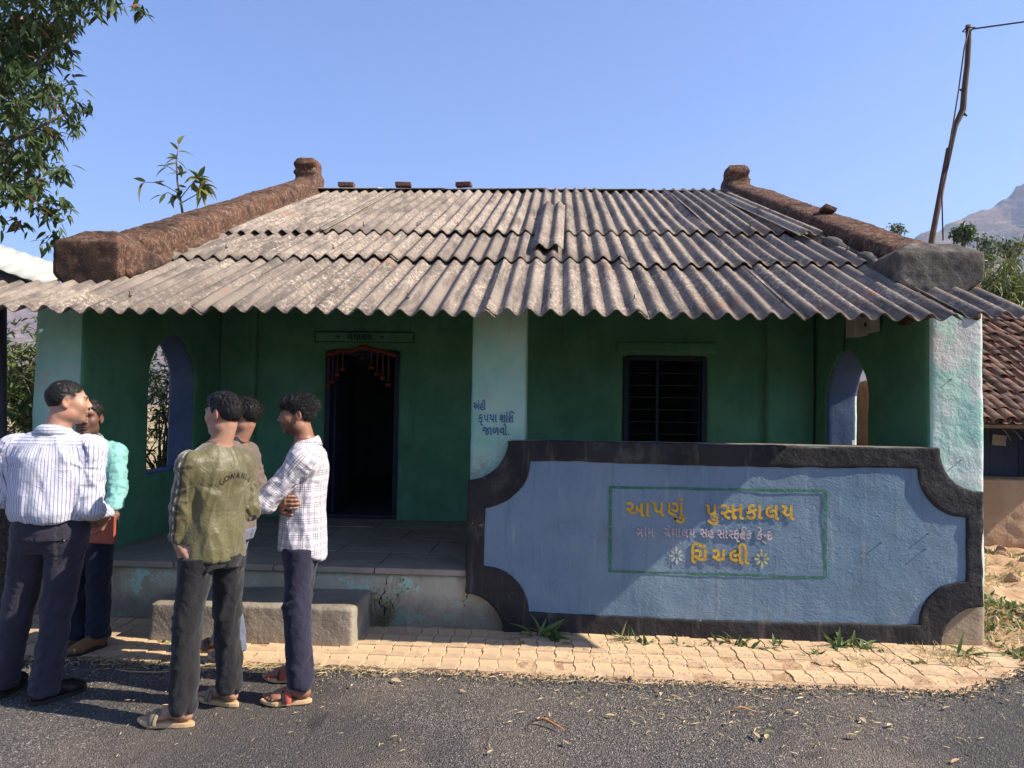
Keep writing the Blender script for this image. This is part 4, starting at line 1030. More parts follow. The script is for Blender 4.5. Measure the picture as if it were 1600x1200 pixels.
# big tree at the upper left
T = thing('mango_tree', 'large tree with dark glossy drooping leaves overhanging the upper left', 'tree', (-9.6, 9.4, 0))
blobs = [(-7.5, 9.2, 7.7, 1.6, 1.3, 1.5), (-6.35, 9.0, 7.15, 1.1, 0.8, 0.62), (-5.75, 9.0, 6.85, 0.62, 0.5, 0.34), (-6.6, 9.0, 6.35, 0.55, 0.6, 0.45), (-7.2, 9.2, 6.2, 0.85, 1.0, 0.9), (-6.95, 9.1, 5.2, 0.78, 0.9, 0.95), (-6.85, 9.0, 4.15, 0.58, 0.8, 0.75), (-8.6, 9.8, 6.5, 1.5, 1.6, 2.0), (-10.2, 9.5, 7.2, 2.0, 2.0, 2.2), (-6.55, 9.0, 4.45, 0.30, 0.4, 0.35)]
cs = in_blob(r1, 1450, blobs, 0.2)
def T_local(o):
    o.matrix_parent_inverse = Matrix.Translation(-o.parent.location); return o
T_local(crown('foliage', cs, 16, 0.16, 0.046, M['leaf_tree'], r1, whorl=0.05, droop=0.35, hang=0.5, parent=T))
T_local(limbs('trunk', (-9.6, 9.4, -0.1), cs, r1, M['bark'], T, 0.2, (-8.9, 9.3, 4.2), 46))
# bushes behind the left wall, seen beside the pillar and through the left arch
def bush(label, loc, blobs, n, mat, per=12, L=0.10, W=0.03, h=None, cat='bush', name='bush', group=None, nl=14, fork=None, r0=0.05, hang=0.1, kind='stuff', leafdroop=0.3):
    t = thing(name, label, cat, loc, 0.0, group)
    c = in_blob(r1, n, blobs, 0.15)
    T_local(crown('foliage', c, per, L, W, mat, r1, whorl=L*0.5, hang=hang, parent=t, kind=kind, droop=leafdroop)); T_local(limbs('stem', (loc[0], loc[1], -0.08), c, r1, M['bark'], t, r0, fork or (loc[0], loc[1], 0.5), nl, 0.004))
    return t
bush('yellow green bush behind the dark post at the left edge', (-6.2, 9.0, 0), [(-6.3, 9.0, 1.3, 0.9, 0.7, 1.1), (-5.6, 8.8, 0.8, 0.6, 0.6, 0.7), (-6.5, 9.0, 2.05, 0.8, 0.6, 0.55)], 420, M['leaf_bush'], L=0.12, W=0.04)
bush('tall scrubby bush seen through the left pointed arch', (-5.5, 10.3, 0), [(-5.3, 10.3, 1.5, 0.6, 0.6, 0.8), (-5.0, 9.9, 0.75, 0.6, 0.5, 0.5), (-5.6, 10.6, 2.1, 0.6, 0.5, 0.5)], 270, M['leaf_bush'], L=0.08, W=0.025, nl=26)
bush('dark leafy bush behind the yellow green one at the far left', (-8.6, 12.5, 0), [(-8.6, 12.5, 1.6, 1.3, 1.0, 1.5), (-7.6, 12.2, 1.5, 1.2, 0.9, 1.3)], 420, M['leaf_tree'], L=0.14, W=0.05)
bush('low shrub on the yard behind the library side wall', (-4.7, 13.0, 0), [(-4.8, 13.0, 0.9, 0.8, 0.8, 0.8)], 120, M['leaf_bush'])
# bamboo and bushes on the right beyond the tiled hut
bush('dense yellow green bamboo clump behind the tiled hut', (8.6, 14.5, 0), [(8.15, 14.3, 3.6, 0.55, 1.0, 0.95), (9.2, 14.5, 3.2, 1.0, 1.2, 1.3), (7.85, 14.0, 3.3, 0.4, 0.6, 1.3), (9.9, 14.6, 3.7, 1.0, 1.0, 0.7)], 900, M['leaf_bamboo'], per=16, L=0.20, W=0.030, cat='bamboo', name='bamboo_clump', nl=26, fork=(8.6, 14.5, 1.2), hang=0.55, leafdroop=0.3)
bush('dark bush low behind the tiled hut roof', (7.8, 12.6, 0), [(7.4, 12.6, 2.2, 0.8, 0.7, 1.2), (8.4, 12.6, 2.5, 0.9, 0.7, 1.1)], 520, M['leaf_bush'], per=14, L=0.15, W=0.04, cat='bush', hang=0.5)
bush('bamboo spray with narrow leaves drooping in at the right edge', (5.9, 8.6, 0), [(5.20, 8.6, 3.50, 0.10, 0.2, 0.13), (5.30, 8.6, 4.08, 0.10, 0.15, 0.05), (5.7, 8.6, 3.8, 0.35, 0.3, 0.45)], 30, M['leaf_bamboo'], per=9, L=0.22, W=0.024, cat='bamboo', name='bamboo_spray', nl=8, fork=(5.9, 8.6, 3.4), r0=0.03, hang=0.7)
def far_tree(label, x, y, z, rx, rz, n, L, per=10, sparse=False):
    t = thing('distant_tree', label, 'tree', (x, y, 0)); c = in_blob(r1, n, [(x, y, z, rx, rx, rz)], 0.2)
    T_local(crown('foliage', c, per, L, L*0.55, M['leaf_tree'], r1, whorl=L*0.6, parent=t)); T_local(limbs('trunk', (x, y, 0), c, r1, M['bark'], t, 0.12, (x, y, z-rz*1.1), 10, 0.02))
far_tree('small round dark tree in front of the hill, right of the leaning pole', 21.9, 42.0, 11.55, 0.42, 0.36, 120, 0.22)
far_tree('sparse pale treetop just above the right coping', 17.5, 40.0, 11.25, 0.42, 0.35, 26, 0.16, 7)
far_tree('thin feathery tree before the hill above the bamboo', 18.7, 34.0, 8.9, 0.65, 0.75, 46, 0.18, 7)
far_tree('thin feathery tree further right before the hill', 20.0, 34.5, 9.0, 0.5, 0.7, 40, 0.18, 7)

# sapling behind the left coping
S = thing('sapling', 'slender sapling with pale green leaves rising behind the left coping', 'tree', (-4.17, 8.0, 0))
mb = MB(); st = [(-4.17, 8.0, 0), (-4.2, 8.0, 2.0), (-4.13, 8.0, 3.7), (-4.20, 8.0, 4.05), (-4.22, 8.0, 4.3), (-4.195, 8.0, 4.47)]
mb.tube(st, [0.03, 0.022, 0.014, 0.010, 0.007, 0.003], 7); T_local(mb.make('stem', M['bark'], S, smooth=True))
br = [((-4.18, 8, 3.92), (-4.38, 7.98, 4.03), (-4.56, 7.98, 4.04)), ((-4.17, 8, 3.85), (-4.05, 7.97, 3.98), (-3.93, 7.95, 4.09)), ((-4.17, 8, 3.80), (-3.97, 7.98, 3.90), (-3.87, 7.98, 4.02)), ((-4.18, 8, 3.86), (-4.30, 8.0, 3.93), (-4.37, 8.0, 3.90)), ((-4.2, 8, 4.15), (-4.28, 8, 4.2), (-4.32, 8, 4.22))]
for b in br:
    mb = MB(); mb.tube(b, [0.006, 0.005, 0.003], 6); T_local(mb.make('twig', M['bark'], S, smooth=True))
lm = []
for k in range(4):
    V, Q = leaf_shape(0.185, 0.060, 4, 0.15+0.18*k, 0.3); lm.append(new_mesh('leaf', V, Q, M['leaf_sapling'], True, {'leafr': ('FLOAT', np.full(len(V), 0.15+0.25*k))}))
def put_leaf(p, az, el, s, k):
    o = bpy.data.objects.new('leaf', lm[k % 4]); COL.objects.link(o); o.parent = S; o.matrix_parent_inverse = Matrix.Translation(-S.location)
    o.location = p; o.rotation_euler = (r1.normal(0, .5), -el, az); o.scale = (s, s, s)
for (p, az, el, s) in [((-4.195, 8, 4.46), 1.9, 1.35, 1.15), ((-4.2, 8, 4.40), 2.9, 0.8, .8), ((-4.2, 8, 4.38), 0.1, 0.2, 1.0), ((-4.21, 8, 4.30), 3.3, 0.1, .75), ((-4.21, 8, 4.28), 0.2, -0.5, .9), ((-4.21, 8, 4.22), -0.1, -0.8, .9), ((-4.31, 8, 4.22), 3.0, .2, .8), ((-4.32, 8, 4.21), 3.4, -.5, .9), ((-4.2, 8, 4.12), -.3, .3, .8), ((-4.56, 7.98, 4.04), 3.1, -.7, 1.1), ((-4.55, 7.98, 4.05), 3.0, .3, .8), ((-4.45, 7.98, 4.04), 1.2, .2, .6), ((-4.4, 7.98, 4.03), -.6, .1, .8), ((-4.37, 8, 3.90), 3.3, -.2, .9), ((-4.33, 8, 3.91), 4.4, -.9, .8), ((-4.25, 8, 3.90), 5, -1.0, .9)]: put_leaf(p, az, el, s, int(s*10))
for k in range(14):
    p = np.array([-4.19+r1.normal(0, .01), 8.0, r1.uniform(3.85, 4.4)]); put_leaf(tuple(p), r1.uniform(0, 6.28), r1.normal(-.1, .5), r1.uniform(.5, .85), k)
for k in range(34):
    b = br[1+(k % 2)]; t_ = r1.uniform(.35, 1.0); p = np.array(b[1])*(1-t_)+np.array(b[2])*t_
    put_leaf(tuple(p), r1.uniform(-1.6, 1.6)+(math.pi if k % 5 == 0 else 0), r1.normal(-.1, .5), r1.uniform(.6, 1.1), k)

# ------------------------------------------------------------------ leaning pole with wire
P_ = thing('leaning_pole', 'crooked bare pole tied to a rusty pipe leaning up behind the right coping', 'pole', (3.45, 8.0, 0))
mb = MB(); mb.tube([(3.40, 8.0, 0), (3.66, 8.0, 2.2), (3.86, 8.0, 3.47), (4.03, 8.0, 4.38)], [0.03, 0.03, 0.029, 0.028], 10); T_local(mb.make('pipe', M['rust'], P_, smooth=True))
mb = MB(); mb.tube([(3.98, 7.965, 4.15), (4.04, 7.965, 4.44), (4.075, 7.97, 4.60), (4.155, 7.97, 4.78), (4.17, 7.97, 4.98), (4.20, 7.97, 5.25), (4.215, 7.97, 5.5), (4.21, 7.97, 5.66)], [0.022, 0.025, 0.027, 0.031, 0.029, 0.027, 0.026, 0.026], 10)
mb.tube([(4.15, 7.97, 4.74), (4.185, 7.95, 4.70)], [0.02, 0.008], 6); mb.tube([(4.06, 7.97, 4.58), (4.03, 7.96, 4.52)], [0.02, 0.006], 6); mb.tube([(4.15, 7.97, 4.98), (4.12, 7.96, 4.98)], [0.02, 0.008], 6)
T_local(mb.make('branch_pole', M['polewood'], P_, smooth=True))
mb = MB(); mb.tube([(4.225, 7.93, 5.60), (6.0, 8.2, 5.95), (9.0, 8.8, 6.9)], 0.008, 6); mb.tube([(4.20, 7.93, 5.62), (4.15, 7.93, 5.40), (4.09, 7.93, 4.95), (4.01, 7.93, 4.45), (3.99, 7.93, 4.2), (3.92, 7.93, 3.9), (3.93, 7.93, 3.4)], 0.007, 6)
mb.tube([(4.18, 7.93, 5.62), (4.25, 7.92, 5.615), (4.25, 8.02, 5.61), (4.18, 8.02, 5.62), (4.18, 7.93, 5.625)], 0.007, 5)
o = mb.make('overhead_wire', M['wire'], label='thin purple-brown wire tied to the leaning pole and running off right', cat='wire', smooth=True)

# ------------------------------------------------------------------ shed at the left edge
SH = thing('shed', 'open shed with white sheet metal roof and dark post at the left edge', 'shed', (-5.4, 6.4, 0))
V, Q = corrugated(2.6, 0.42, 80, per=6, chip=False); V[:, 2] *= 0.22
me = new_mesh('shed_roof', V, Q, M['zinc'], True); o = link('shed_roof', me, SH); o.matrix_parent_inverse = Matrix.Translation(-SH.location)
ex = np.array([1, 0, -0.32]); ex /= np.linalg.norm(ex); ey = np.array([0.0, 1, 0.55]); ey = ey-ex*(ex@ey); ey /= np.linalg.norm(ey); ez = np.cross(ex, ey)
o.matrix_basis = Matrix(((ex[0], ey[0], ez[0], -6.88), (ex[1], ey[1], ez[1], 6.2), (ex[2], ey[2], ez[2], 3.40), (0, 0, 0, 1)))
mb = MB(); mb.tube([(-4.52, 6.26, 2.60), (-7.0, 6.26, 3.37)], 0.03, 8); T_local(mb.make('rafter', M['iron'], SH))
mb = MB()
for k in range(16):
    x = -4.72-k*0.15; mb.box([x, 6.75, 2.62+0.30*0.15*k+0.02*math.sin(k*2)], [0.07, 0.008, 0.17], rotM('Z', 0.12*(-1)**k), bev=0.002)
T_local(mb.make('shed_panel', M['zincdark'], SH))
mb = MB(); mb.tube([(-4.10, 5.46, -0.05), (-4.155, 5.46, 1.2), (-4.20, 5.46, 2.33)], 0.030, 12); T_local(mb.make('post', M['iron'], SH, smooth=True))
# grey brick pier at the very left
PR = thing('brick_pier', 'low pier of dark weathered bricks at the left edge behind the striped shirt man', 'pier', (-3.95, 5.0, 0))
brm = []
for k in range(4):
    mb = MB(); mb.box([0, 0, 0], [0.112, 0.055, 0.032], bev=0.006, jit=0.0025); brm.append(new_mesh('brick', np.concatenate(mb.V), [np.array(q) for q in mb.Q.values()], M['greybrick'], False))
for j in range(13):
    for i in range(4):
        o = bpy.data.objects.new('brick', brm[(i+j) % 4]); COL.objects.link(o); o.parent = PR
        if j % 2: dx, dy, rz = (i % 2-0.5)*0.235, (i//2-0.5)*0.125, 0
        else: dx, dy, rz = (i-1.5)*0.122, 0, math.pi/2
        o.location = (dx+random.gauss(0, .003), dy+random.gauss(0, .003), 0.03+j*0.073); o.rotation_euler = (0, 0, rz+random.gauss(0, .015))
mb = MB(); mb.box([0, 0, 0.46], [0.215, 0.10, 0.46]); m_ = mb.make('mortar_core', M['mud'], PR)
PR.location = (-3.985, 5.0, 0)

# ------------------------------------------------------------------ tiled hut on the right
HT = thing('tiled_hut', 'low mud walled hut with old clay tile roof right of the library', 'hut', (5.2, 8.1, 0))
def hpart(name, mb, mat, parent=HT, smooth=False):
    me = new_mesh(name, np.concatenate(mb.V), [np.array(q) for q in mb.Q.values()], mat, smooth)
    return part(name, me, parent)
hb('mud_wall', [5.6, 8.13, 0.62], [2.05, 0.13, 0.36], M['mud'], res=0.035, amp=0.02, parent=HT, rad=0.04)
hb('mud_wall', [3.62, 9.6, 1.0], [0.09, 1.6, 1.0], M['mud'], res=0.04, amp=0.02, parent=HT, rad=0.03)
mb = MB()
for k in range(15): mb.box([3.85+k*0.15, 8.22, 1.24], [0.072, 0.014, 0.33], bev=0.004, jit=0.002)
HW = hpart('blue_boarding', mb, M['bluewood'])
mb = MB(); mb.box([4.98, 8.12, 1.22], [0.05, 0.05, 0.4], bev=0.006); mb.box([3.72, 8.12, 1.2], [0.05, 0.05, 0.4], bev=0.006); mb.box([5.3, 8.12, 0.97], [1.6, 0.06, 0.02], bev=0.004); hpart('timber_post', mb, M['timber'])
mb = MB(); mb.box([4.62, 8.19, 1.36], [0.07, 0.004, 0.055], rotM('Y', 0.1), bev=0.001); hpart('paper_scrap', mb, M['cement'])
mb = MB()
for k in range(7): mb.tube([(4.2+k*.1, 7.45+.02*k, 1.52-.01*k), (4.25+k*.09, 7.42, 1.46), (4.3+k*.1, 7.43, 1.38+0.01*k)], 0.006, 5)
hpart('thatch_wisp', mb, M['polewood'])
TS = 0.56; TL = 0.30
def tz(y): return 1.60+TS*(y-7.42)
mb = MB(); d_ = np.array([0, 1, TS]); d_ /= np.linalg.norm(d_); ax_ = np.stack([[1, 0, 0], d_, np.cross([1, 0, 0], d_)], 1)
mb.box([4.75, 8.7, tz(8.7)-0.07], [1.15, 1.5, 0.012], ax_); hpart('roof_batten_deck', mb, M['timber'])
def tile_mesh(seed):
    r = np.random.default_rng(seed); a = np.linspace(0, math.pi, 8); V = []; rr0, rr1 = 0.062, 0.05
    for y, rad in ((0, rr0), (TL, rr1)):
        for k, t in enumerate(a): V.append((rad*math.cos(t), y+r.normal(0, .003), rad*math.sin(t)*0.85))
    for y, rad in ((0, rr0-0.011), (TL, rr1-0.011)):
        for t in a: V.append((rad*math.cos(t), y, rad*math.sin(t)*0.85))
    n = 8; F = [(k+1, k, n+k, n+k+1) for k in range(n-1)]+[(2*n+k, 2*n+k+1, 3*n+k+1, 3*n+k) for k in range(n-1)]+[(k, k+1, 2*n+k+1, 2*n+k) for k in range(n-1)]+[(0, 2*n, 3*n, n), (n-1, 2*n-1, 4*n-1, 3*n-1)]
    me = bpy.data.meshes.new('roof_tile'); me.from_pydata([tuple(v) for v in V], [], F); me.materials.append(M['tile']); 
    for p in me.polygons: p.use_smooth = True
    return me
tms = [tile_mesh(k) for k in range(5)]
ang = math.atan(TS)
for j in range(16):
    for i in range(17):
        x = 3.70+i*0.118+(0.03 if j % 2 else 0); y = 7.40+j*0.165
        o = bpy.data.objects.new('roof_tile', tms[(i*3+j) % 5]); COL.objects.link(o); o.parent = HT; o.matrix_parent_inverse = Matrix.Translation(-HT.location)
        o.location = (x+random.gauss(0, .01), y+random.gauss(0, .018), tz(y)-0.045+random.gauss(0, .007)+0.015*math.sin(x*3+y)); o.rotation_euler = (ang-0.05+random.gauss(0, .03), random.gauss(0, .05), random.gauss(0, .05))
        # inverted channel tiles below are joined into one part
mb = MB()
for i in range(18):
    x = 3.64+i*0.118; a = np.linspace(math.pi, 2*math.pi, 7); V = []
    for y in np.arange(7.38, 10.2, 0.33):
        for yy, rad in ((y, .058), (y+.33, .052)):
            for t_ in a: V.append((x+rad*math.cos(t_), yy, tz(yy)-0.0+rad*math.sin(t_)*0.7+(0.0 if yy == y else -0.01)))
    n = 7; k = len(V)//(2*n); F = [(s*2*n+q, s*2*n+q+1, s*2*n+n+q+1, s*2*n+n+q) for s in range(k) for q in range(n-1)]
    mb.add(V, F)
o = hpart('channel_tiles', mb, M['tile'], smooth=True); o['kind'] = 'stuff'
mb = MB(); mb.tube([(3.55, 7.44, 1.53), (6.8, 7.44, 1.50)], 0.03, 8); hpart('eave_pole', mb, M['timber'])
# rubble on the yard
rst = np.random.default_rng(77)
def stone_mesh(seed, sub=1):
    r = np.random.default_rng(seed); F = Field([-1.3]*3, [1.3]*3, 0.34)
    F.ell([0, 0, 0], [1, 0.8, 0.6], k=0.01)
    for k in range(5):
        d = r.normal(size=3); d /= np.linalg.norm(d); c = d*r.uniform(.45, .75)
        F.put(lambda X, Y, Z, d=d, c=c: (X-c[0])*d[0]+(Y-c[1])*d[1]+(Z-c[2])*d[2], [-2]*3, [2]*3, 0.05, 'i')
    V, Q = F.mesh(); return V, Q
stones = [stone_mesh(k) for k in range(4)]
stm = [new_mesh('stone', V, Q, M['rubble'], False) for V, Q in stones]
for k in range(46):
    x = rst.uniform(3.12, 5.6); y = rst.uniform(6.6, 7.95); s = rst.uniform(.025, .085)
    z = float(yard(np.array([x]), np.array([y]))[0])
    o = bpy.data.objects.new('stone', stm[k % 4]); COL.objects.link(o); o.location = (x, y, z+s*0.2); o.scale = (s, s, s); o.rotation_euler = tuple(rst.uniform(0, 6, 3))
    o['label'] = 'rough earthen stone in the rubble below the mud hut wall'; o['category'] = 'stone'; o['group'] = 'stones of the rubble by the hut'

# ------------------------------------------------------------------ weeds, grass, litter
def weed(name, label, x, y, n, L, W, mat, up=0.9, z=0.0, group=None, cat='weed', parts=True, lean=0.0):
    r = np.random.default_rng(int(abs(x)*1000+y*77)); a = r.uniform(0, math.tau, n); e = np.clip(r.normal(up, .35, n), 0.05, 1.45)
    D = np.stack([np.cos(a)*np.cos(e), np.sin(a)*np.cos(e), np.sin(e)], 1); P = np.stack([r.normal(0, .018, n), r.normal(0, .014, n), np.full(n, -0.01)], 1)
    L = L*r.uniform(.6, 1.05); V, Q, A = scatter_leaves(P*np.array([1+r.uniform(0, 2.5), 1, 1]), D, L*r.uniform(.35, 1.2, n), leaf_shape(1.0, W/L, 4, r.uniform(.3, .9), 0.3), np.where(r.random(n) < 0.1, 1.0, r.random(n)*0.9), mat, r)
    return link(name, new_mesh(name, V, Q, mat, True, {'leafr': ('FLOAT', A)}), None, label, cat, group, loc=(x, y, z))
from_px = [(-0.06, 5.40, 34, .17, .030, 'large spiky green weed at the foot of the wall, leftmost tuft by the black border'), (0.02, 5.30, 16, .11, .03, 'small broad weed just right of the large spiky one'), (0.52, 5.40, 26, .15, .014, 'thin wiry weed at the wall foot in shade'), (0.62, 5.36, 16, .10, .026, 'pale green sprig at the edge of the roof shadow'), (-0.28, 5.26, 14, .09, .02, 'flat dark weed on the paving in shade'),
    (0.90, 5.33, 14, .08, .022, 'little round green weed on the paving near the wall'), (1.28, 5.40, 26, .15, .024, 'bushy bright green tuft against the middle of the low wall'), (1.40, 5.30, 18, .10, .022, 'bright low weed below the middle tuft'), (1.55, 5.40, 20, .11, .020, 'spiky green weed right of the middle tuft'), (1.96, 5.41, 34, .16, .026, 'largest sunlit spiky weed at the wall foot'),
    (2.12, 5.40, 20, .13, .022, 'leafy weed just right of the largest sunlit one'), (2.24, 5.36, 14, .09, .02, 'small weed near the right border scoop'), (2.35, 5.10, 12, .07, .018, 'tiny green weed on the paving right of centre'), (2.80, 5.30, 24, .13, .022, 'spiky weed in front of the right pillar foot'), (1.72, 5.20, 16, .08, .018, 'low dark weed growing in a paving joint'),
    (1.75, 4.98, 10, .06, .016, 'small rosette weed in the middle of the paving'), (-2.60, 5.02, 12, .05, .02, 'tiny green sprout at the left front corner of the step'), (-2.42, 5.50, 14, .06, .02, 'low weed beside the step foot')]
for (x, y, n, L, W, lab) in from_px: weed('weed', lab, x, y, n, L, W, M['leaf_weed'], 0.75, group='weeds along the foot of the wall')
# creeping plant by the crack right of the step
W_ = thing('creeper', 'straggly thin stemmed plant growing from the crack in the plinth right of the step', 'plant', (-1.22, 5.48, 0))
mb = MB(); lp = []
for k in range(9):
    a = np.array([-1.22+r1.normal(0, .02), 5.50, 0.0]); b = a+[r1.normal(0, .10), -r1.uniform(0, .04), r1.uniform(.12, .30)]; m_ = (a+b)/2+r1.normal(0, .02, 3); mb.tube([a, m_, b], [0.003, 0.002, 0.001], 4); lp += [m_, b, (a+m_)/2, (m_+b)/2]
T_local(mb.make('stems', M['bark'], W_)); T_local(crown('leaves', np.array(lp), 3, 0.028, 0.014, M['leaf_weed'], r1, whorl=0.02, parent=W_))
# ground cover on the right yard
def tufts(name, n, xr, yr, L, W, mat, seed, up=1.0, zf=None, per=9, mask=None, spread=.03):
    r = np.random.default_rng(seed); x = r.uniform(*xr, n); y = r.uniform(*yr, n)
    k = fbm(np.stack([x*2.2, y*2.2, x*0], -1), seed) > -0.05 if mask is None else mask(x, y, r)
    x, y = x[k], y[k]; z = zf(x, y) if zf else np.zeros_like(x)
    P = np.repeat(np.stack([x, y, z-0.02], -1), per, 0); m = len(P); P[:, :2] += r.normal(0, spread, (m, 2))
    a = r.uniform(0, math.tau, m); e = np.clip(r.normal(up, .35, m), 0.0, 1.5); D = np.stack([np.cos(a)*np.cos(e), np.sin(a)*np.cos(e), np.sin(e)], 1)
    V, Q, A = scatter_leaves(P, D, L*r.uniform(.4, 1.2, m), leaf_shape(1.0, W/L, 1, 0.4, 0.2), np.where(r.random(m) < .25, 1, r.random(m)*.9), mat, r)
    return link(name, new_mesh(name, V, Q, mat, True, {'leafr': ('FLOAT', A)}), kind='stuff')
tufts('ground_cover', 1500, (3.08, 5.4), (5.0, 6.6), 0.07, 0.028, M['leaf_weed'], 5, 0.7, yard)
tufts('ground_cover', 900, (3.08, 5.4), (4.95, 7.7), 0.09, 0.012, M['grass_dry'], 6, 0.8, yard)
tufts('dry_grass', 55, (2.35, 2.80), (5.05, 5.42), 0.09, 0.006, M['grass_dry'], 7, 0.7, None, 12)
tufts('dry_grass', 26, (1.95, 2.2), (5.0, 5.2), 0.08, 0.005, M['grass_dry'], 8, 0.6, None, 12)
tufts('dry_grass', 60, (0.2, 2.9), (5.35, 5.5), 0.05, 0.005, M['grass_dry'], 9, 0.8, None, 7)
tufts('moss_weeds', 90, (-3.6, -2.75), (5.4, 5.53), 0.05, 0.02, M['leaf_weed'], 10, 0.5, None, 7)
tufts('wild_grass', 2600, (-16, -4.2), (6.5, 18), 0.28, 0.02, M['grass_dry'], 12, 1.0, None, 8, spread=.1)
tufts('wild_grass', 1500, (3.2, 14), (8.2, 17), 0.28, 0.02, M['grass_dry'], 13, 1.0, None, 8, spread=.1)
# loose gravel along the asphalt edge
r2 = np.random.default_rng(8)
n = 5200; x = r2.uniform(-4.6, 4.2, n); y = road_edge(x)-np.abs(r2.normal(0, .10, n))+0.01; s = r2.uniform(.002, .0065, n)*(1+0.7*(r2.random(n) < .06))
oc = np.array([(1, 0, 0), (0, 1, 0), (-1, 0, 0), (0, -1, 0), (0, 0, 1), (0, 0, -1)], float); of = np.array([(0, 1, 4), (1, 2, 4), (2, 3, 4), (3, 0, 4), (1, 0, 5), (2, 1, 5), (3, 2, 5), (0, 3, 5)])
def pebbles(name, x, y, s, mat, z0=-0.012):
    k = len(x); V = oc[None]*(s[:, None, None]*r2.uniform(.6, 1.4, (k, 6, 1))); a = r2.uniform(0, 6.3, k); c_, s_ = np.cos(a), np.sin(a)
    V = np.stack([V[..., 0]*c_[:, None]-V[..., 1]*s_[:, None], V[..., 0]*s_[:, None]+V[..., 1]*c_[:, None], V[..., 2]], -1)+np.stack([x, y, z0+s*0.5], -1)[:, None]
    Q = of[None]+(np.arange(k)*6)[:, None, None]; return link(name, new_mesh(name, V.reshape(-1, 3), Q.reshape(-1, 3), mat, False), kind='stuff')
pebbles('gravel', x, y, s, plain('bitumen_grit', (0.07, 0.066, 0.062), rough=0.8, var=0.5, scale=40))
x = r2.uniform(-4.6, 4.2, 3000); y = road_edge(x)-np.abs(r2.normal(0, .22, 3000)); pebbles('gravel', x, y, r2.uniform(.0015, .004, 3000), plain('pale_grit', (0.42, 0.33, 0.23), rough=0.9, var=0.4, scale=40))
x = r2.uniform(-4.2, 2.9, 900); y = r2.uniform(4.7, 5.48, 900); pebbles('grit', x, y, r2.uniform(.0015, .005, 900), M['rubble'], 0.0)
# dry straw and leaf litter too small to count
def straw(name, n, xf, yf, L, W, mat, seed, z=0.002):
    r = np.random.default_rng(seed); x = xf(r, n); y = yf(r, n, x); a = r.uniform(0, math.tau, n); D = np.stack([np.cos(a), np.sin(a), r.normal(.05, .10, n)], 1)
    V, Q, A = scatter_leaves(np.stack([x, y, np.full(n, z)], -1), D, L*r.uniform(.3, 1.3, n), leaf_shape(1.0, W/L, 1, 0.05, 0.3), r.random(n)*.9, mat, r)
    return link(name, new_mesh(name, V, Q, mat, True, {'leafr': ('FLOAT', A)}), kind='stuff')
straw('straw', 1400, lambda r, n: r.uniform(-4.4, 3.6, n), lambda r, n, x: road_edge(x)-np.abs(r.normal(0, .09, n)), .055, .006, M['leaf_dry'], 31)
straw('straw', 650, lambda r, n: r.uniform(-3.6, 3.4, n), lambda r, n, x: road_edge(x)-np.abs(r.normal(0, .75, n)), .036, .005, M['leaf_dry'], 32, -0.003)
straw('straw', 450, lambda r, n: r.normal(1.0, .6, n), lambda r, n, x: road_edge(x)-.45+r.normal(0, .22, n), .042, .006, M['leaf_dry'], 33, -0.003)
straw('straw', 900, lambda r, n: r.uniform(-3.4, -1.0, n), lambda r, n, x: road_edge(x)-np.abs(r.normal(0.03, .06, n)), .07, .006, M['leaf_dry'], 34, 0.0)
straw('straw', 500, lambda r, n: r.uniform(0, 2.9, n), lambda r, n, x: r.uniform(4.75, 5.45, n), .03, .006, M['leaf_dry'], 35, 0.004)
# larger dry leaves: each its own thing
dlm = []
for k in range(4):
    V, Q = leaf_shape(0.075, 0.022+0.004*k, 4, -0.12+0.1*k, 0.5); dlm.append(new_mesh('dry_leaf', V, Q, M['leaf_dry'], True, {'leafr': ('FLOAT', np.full(len(V), 0.25*k+.1))}))
r3 = np.random.default_rng(91)
spots = [(0.83, 3.88), (1.02, 3.84), (1.05, 3.83), (-0.05, 4.25), (-0.53, 4.33), (0.28, 4.05), (1.62, 4.15), (1.72, 4.05), (2.18, 4.35), (1.30, 4.2), (-0.95, 4.45), (1.52, 3.9), (-0.75, 3.7), (0.05, 3.72), (2.55, 4.5), (0.62, 4.4), (-0.30, 3.55), (1.9, 3.7), (0.95, 3.5), (1.4, 3.55), (-1.05, 4.58), (-1.15, 4.35), (2.0, 4.45), (0.4, 3.45)]
for k, (x, y) in enumerate(spots):
    o = bpy.data.objects.new('dry_leaf', dlm[k % 4]); COL.objects.link(o); o.location = (x, y, 0.004); o.rotation_euler = (r3.normal(0, .25), r3.normal(0, .12), r3.uniform(0, 6.3)); s_ = r3.uniform(.45, 1.0); o.scale = (s_, s_, s_)
    o['label'] = 'small pale dry leaf lying on the asphalt'; o['category'] = 'leaf'; o['group'] = 'dry leaves on the road'
mb = MB(); mb.tube([(-0.105, 3.93, 0.002), (-0.045, 3.935, 0.018), (0.0, 3.90, 0.012), (0.06, 3.845, 0.004)], [0.003, 0.008, 0.007, 0.002], 6); mb.make('seed_pod', plain('brown_pod', (0.36, 0.16, 0.07)), label='curled brown seed pod on the asphalt left of centre', cat='pod', smooth=True)
mb = MB(); mb.tube([(0.95, 4.19, 0.002), (1.02, 4.21, 0.012), (1.09, 4.18, 0.002)], [0.002, 0.006, 0.002], 6); mb.make('seed_pod', plain('orange_pod', (0.50, 0.25, 0.10)), label='thin orange brown pod on the asphalt below the green tuft', cat='pod', smooth=True)
V, Q = leaf_shape(0.07, 0.035, 4, 0.1, 0.4)
link('fallen_leaf', new_mesh('fallen_leaf', V, Q, M['leaf_weed'], True, {'leafr': ('FLOAT', np.full(len(V), .8))}), None, 'single fresh yellow green leaf on the asphalt right of centre', 'leaf', loc=(1.06, 3.90, 0.006), rotz=0.5)
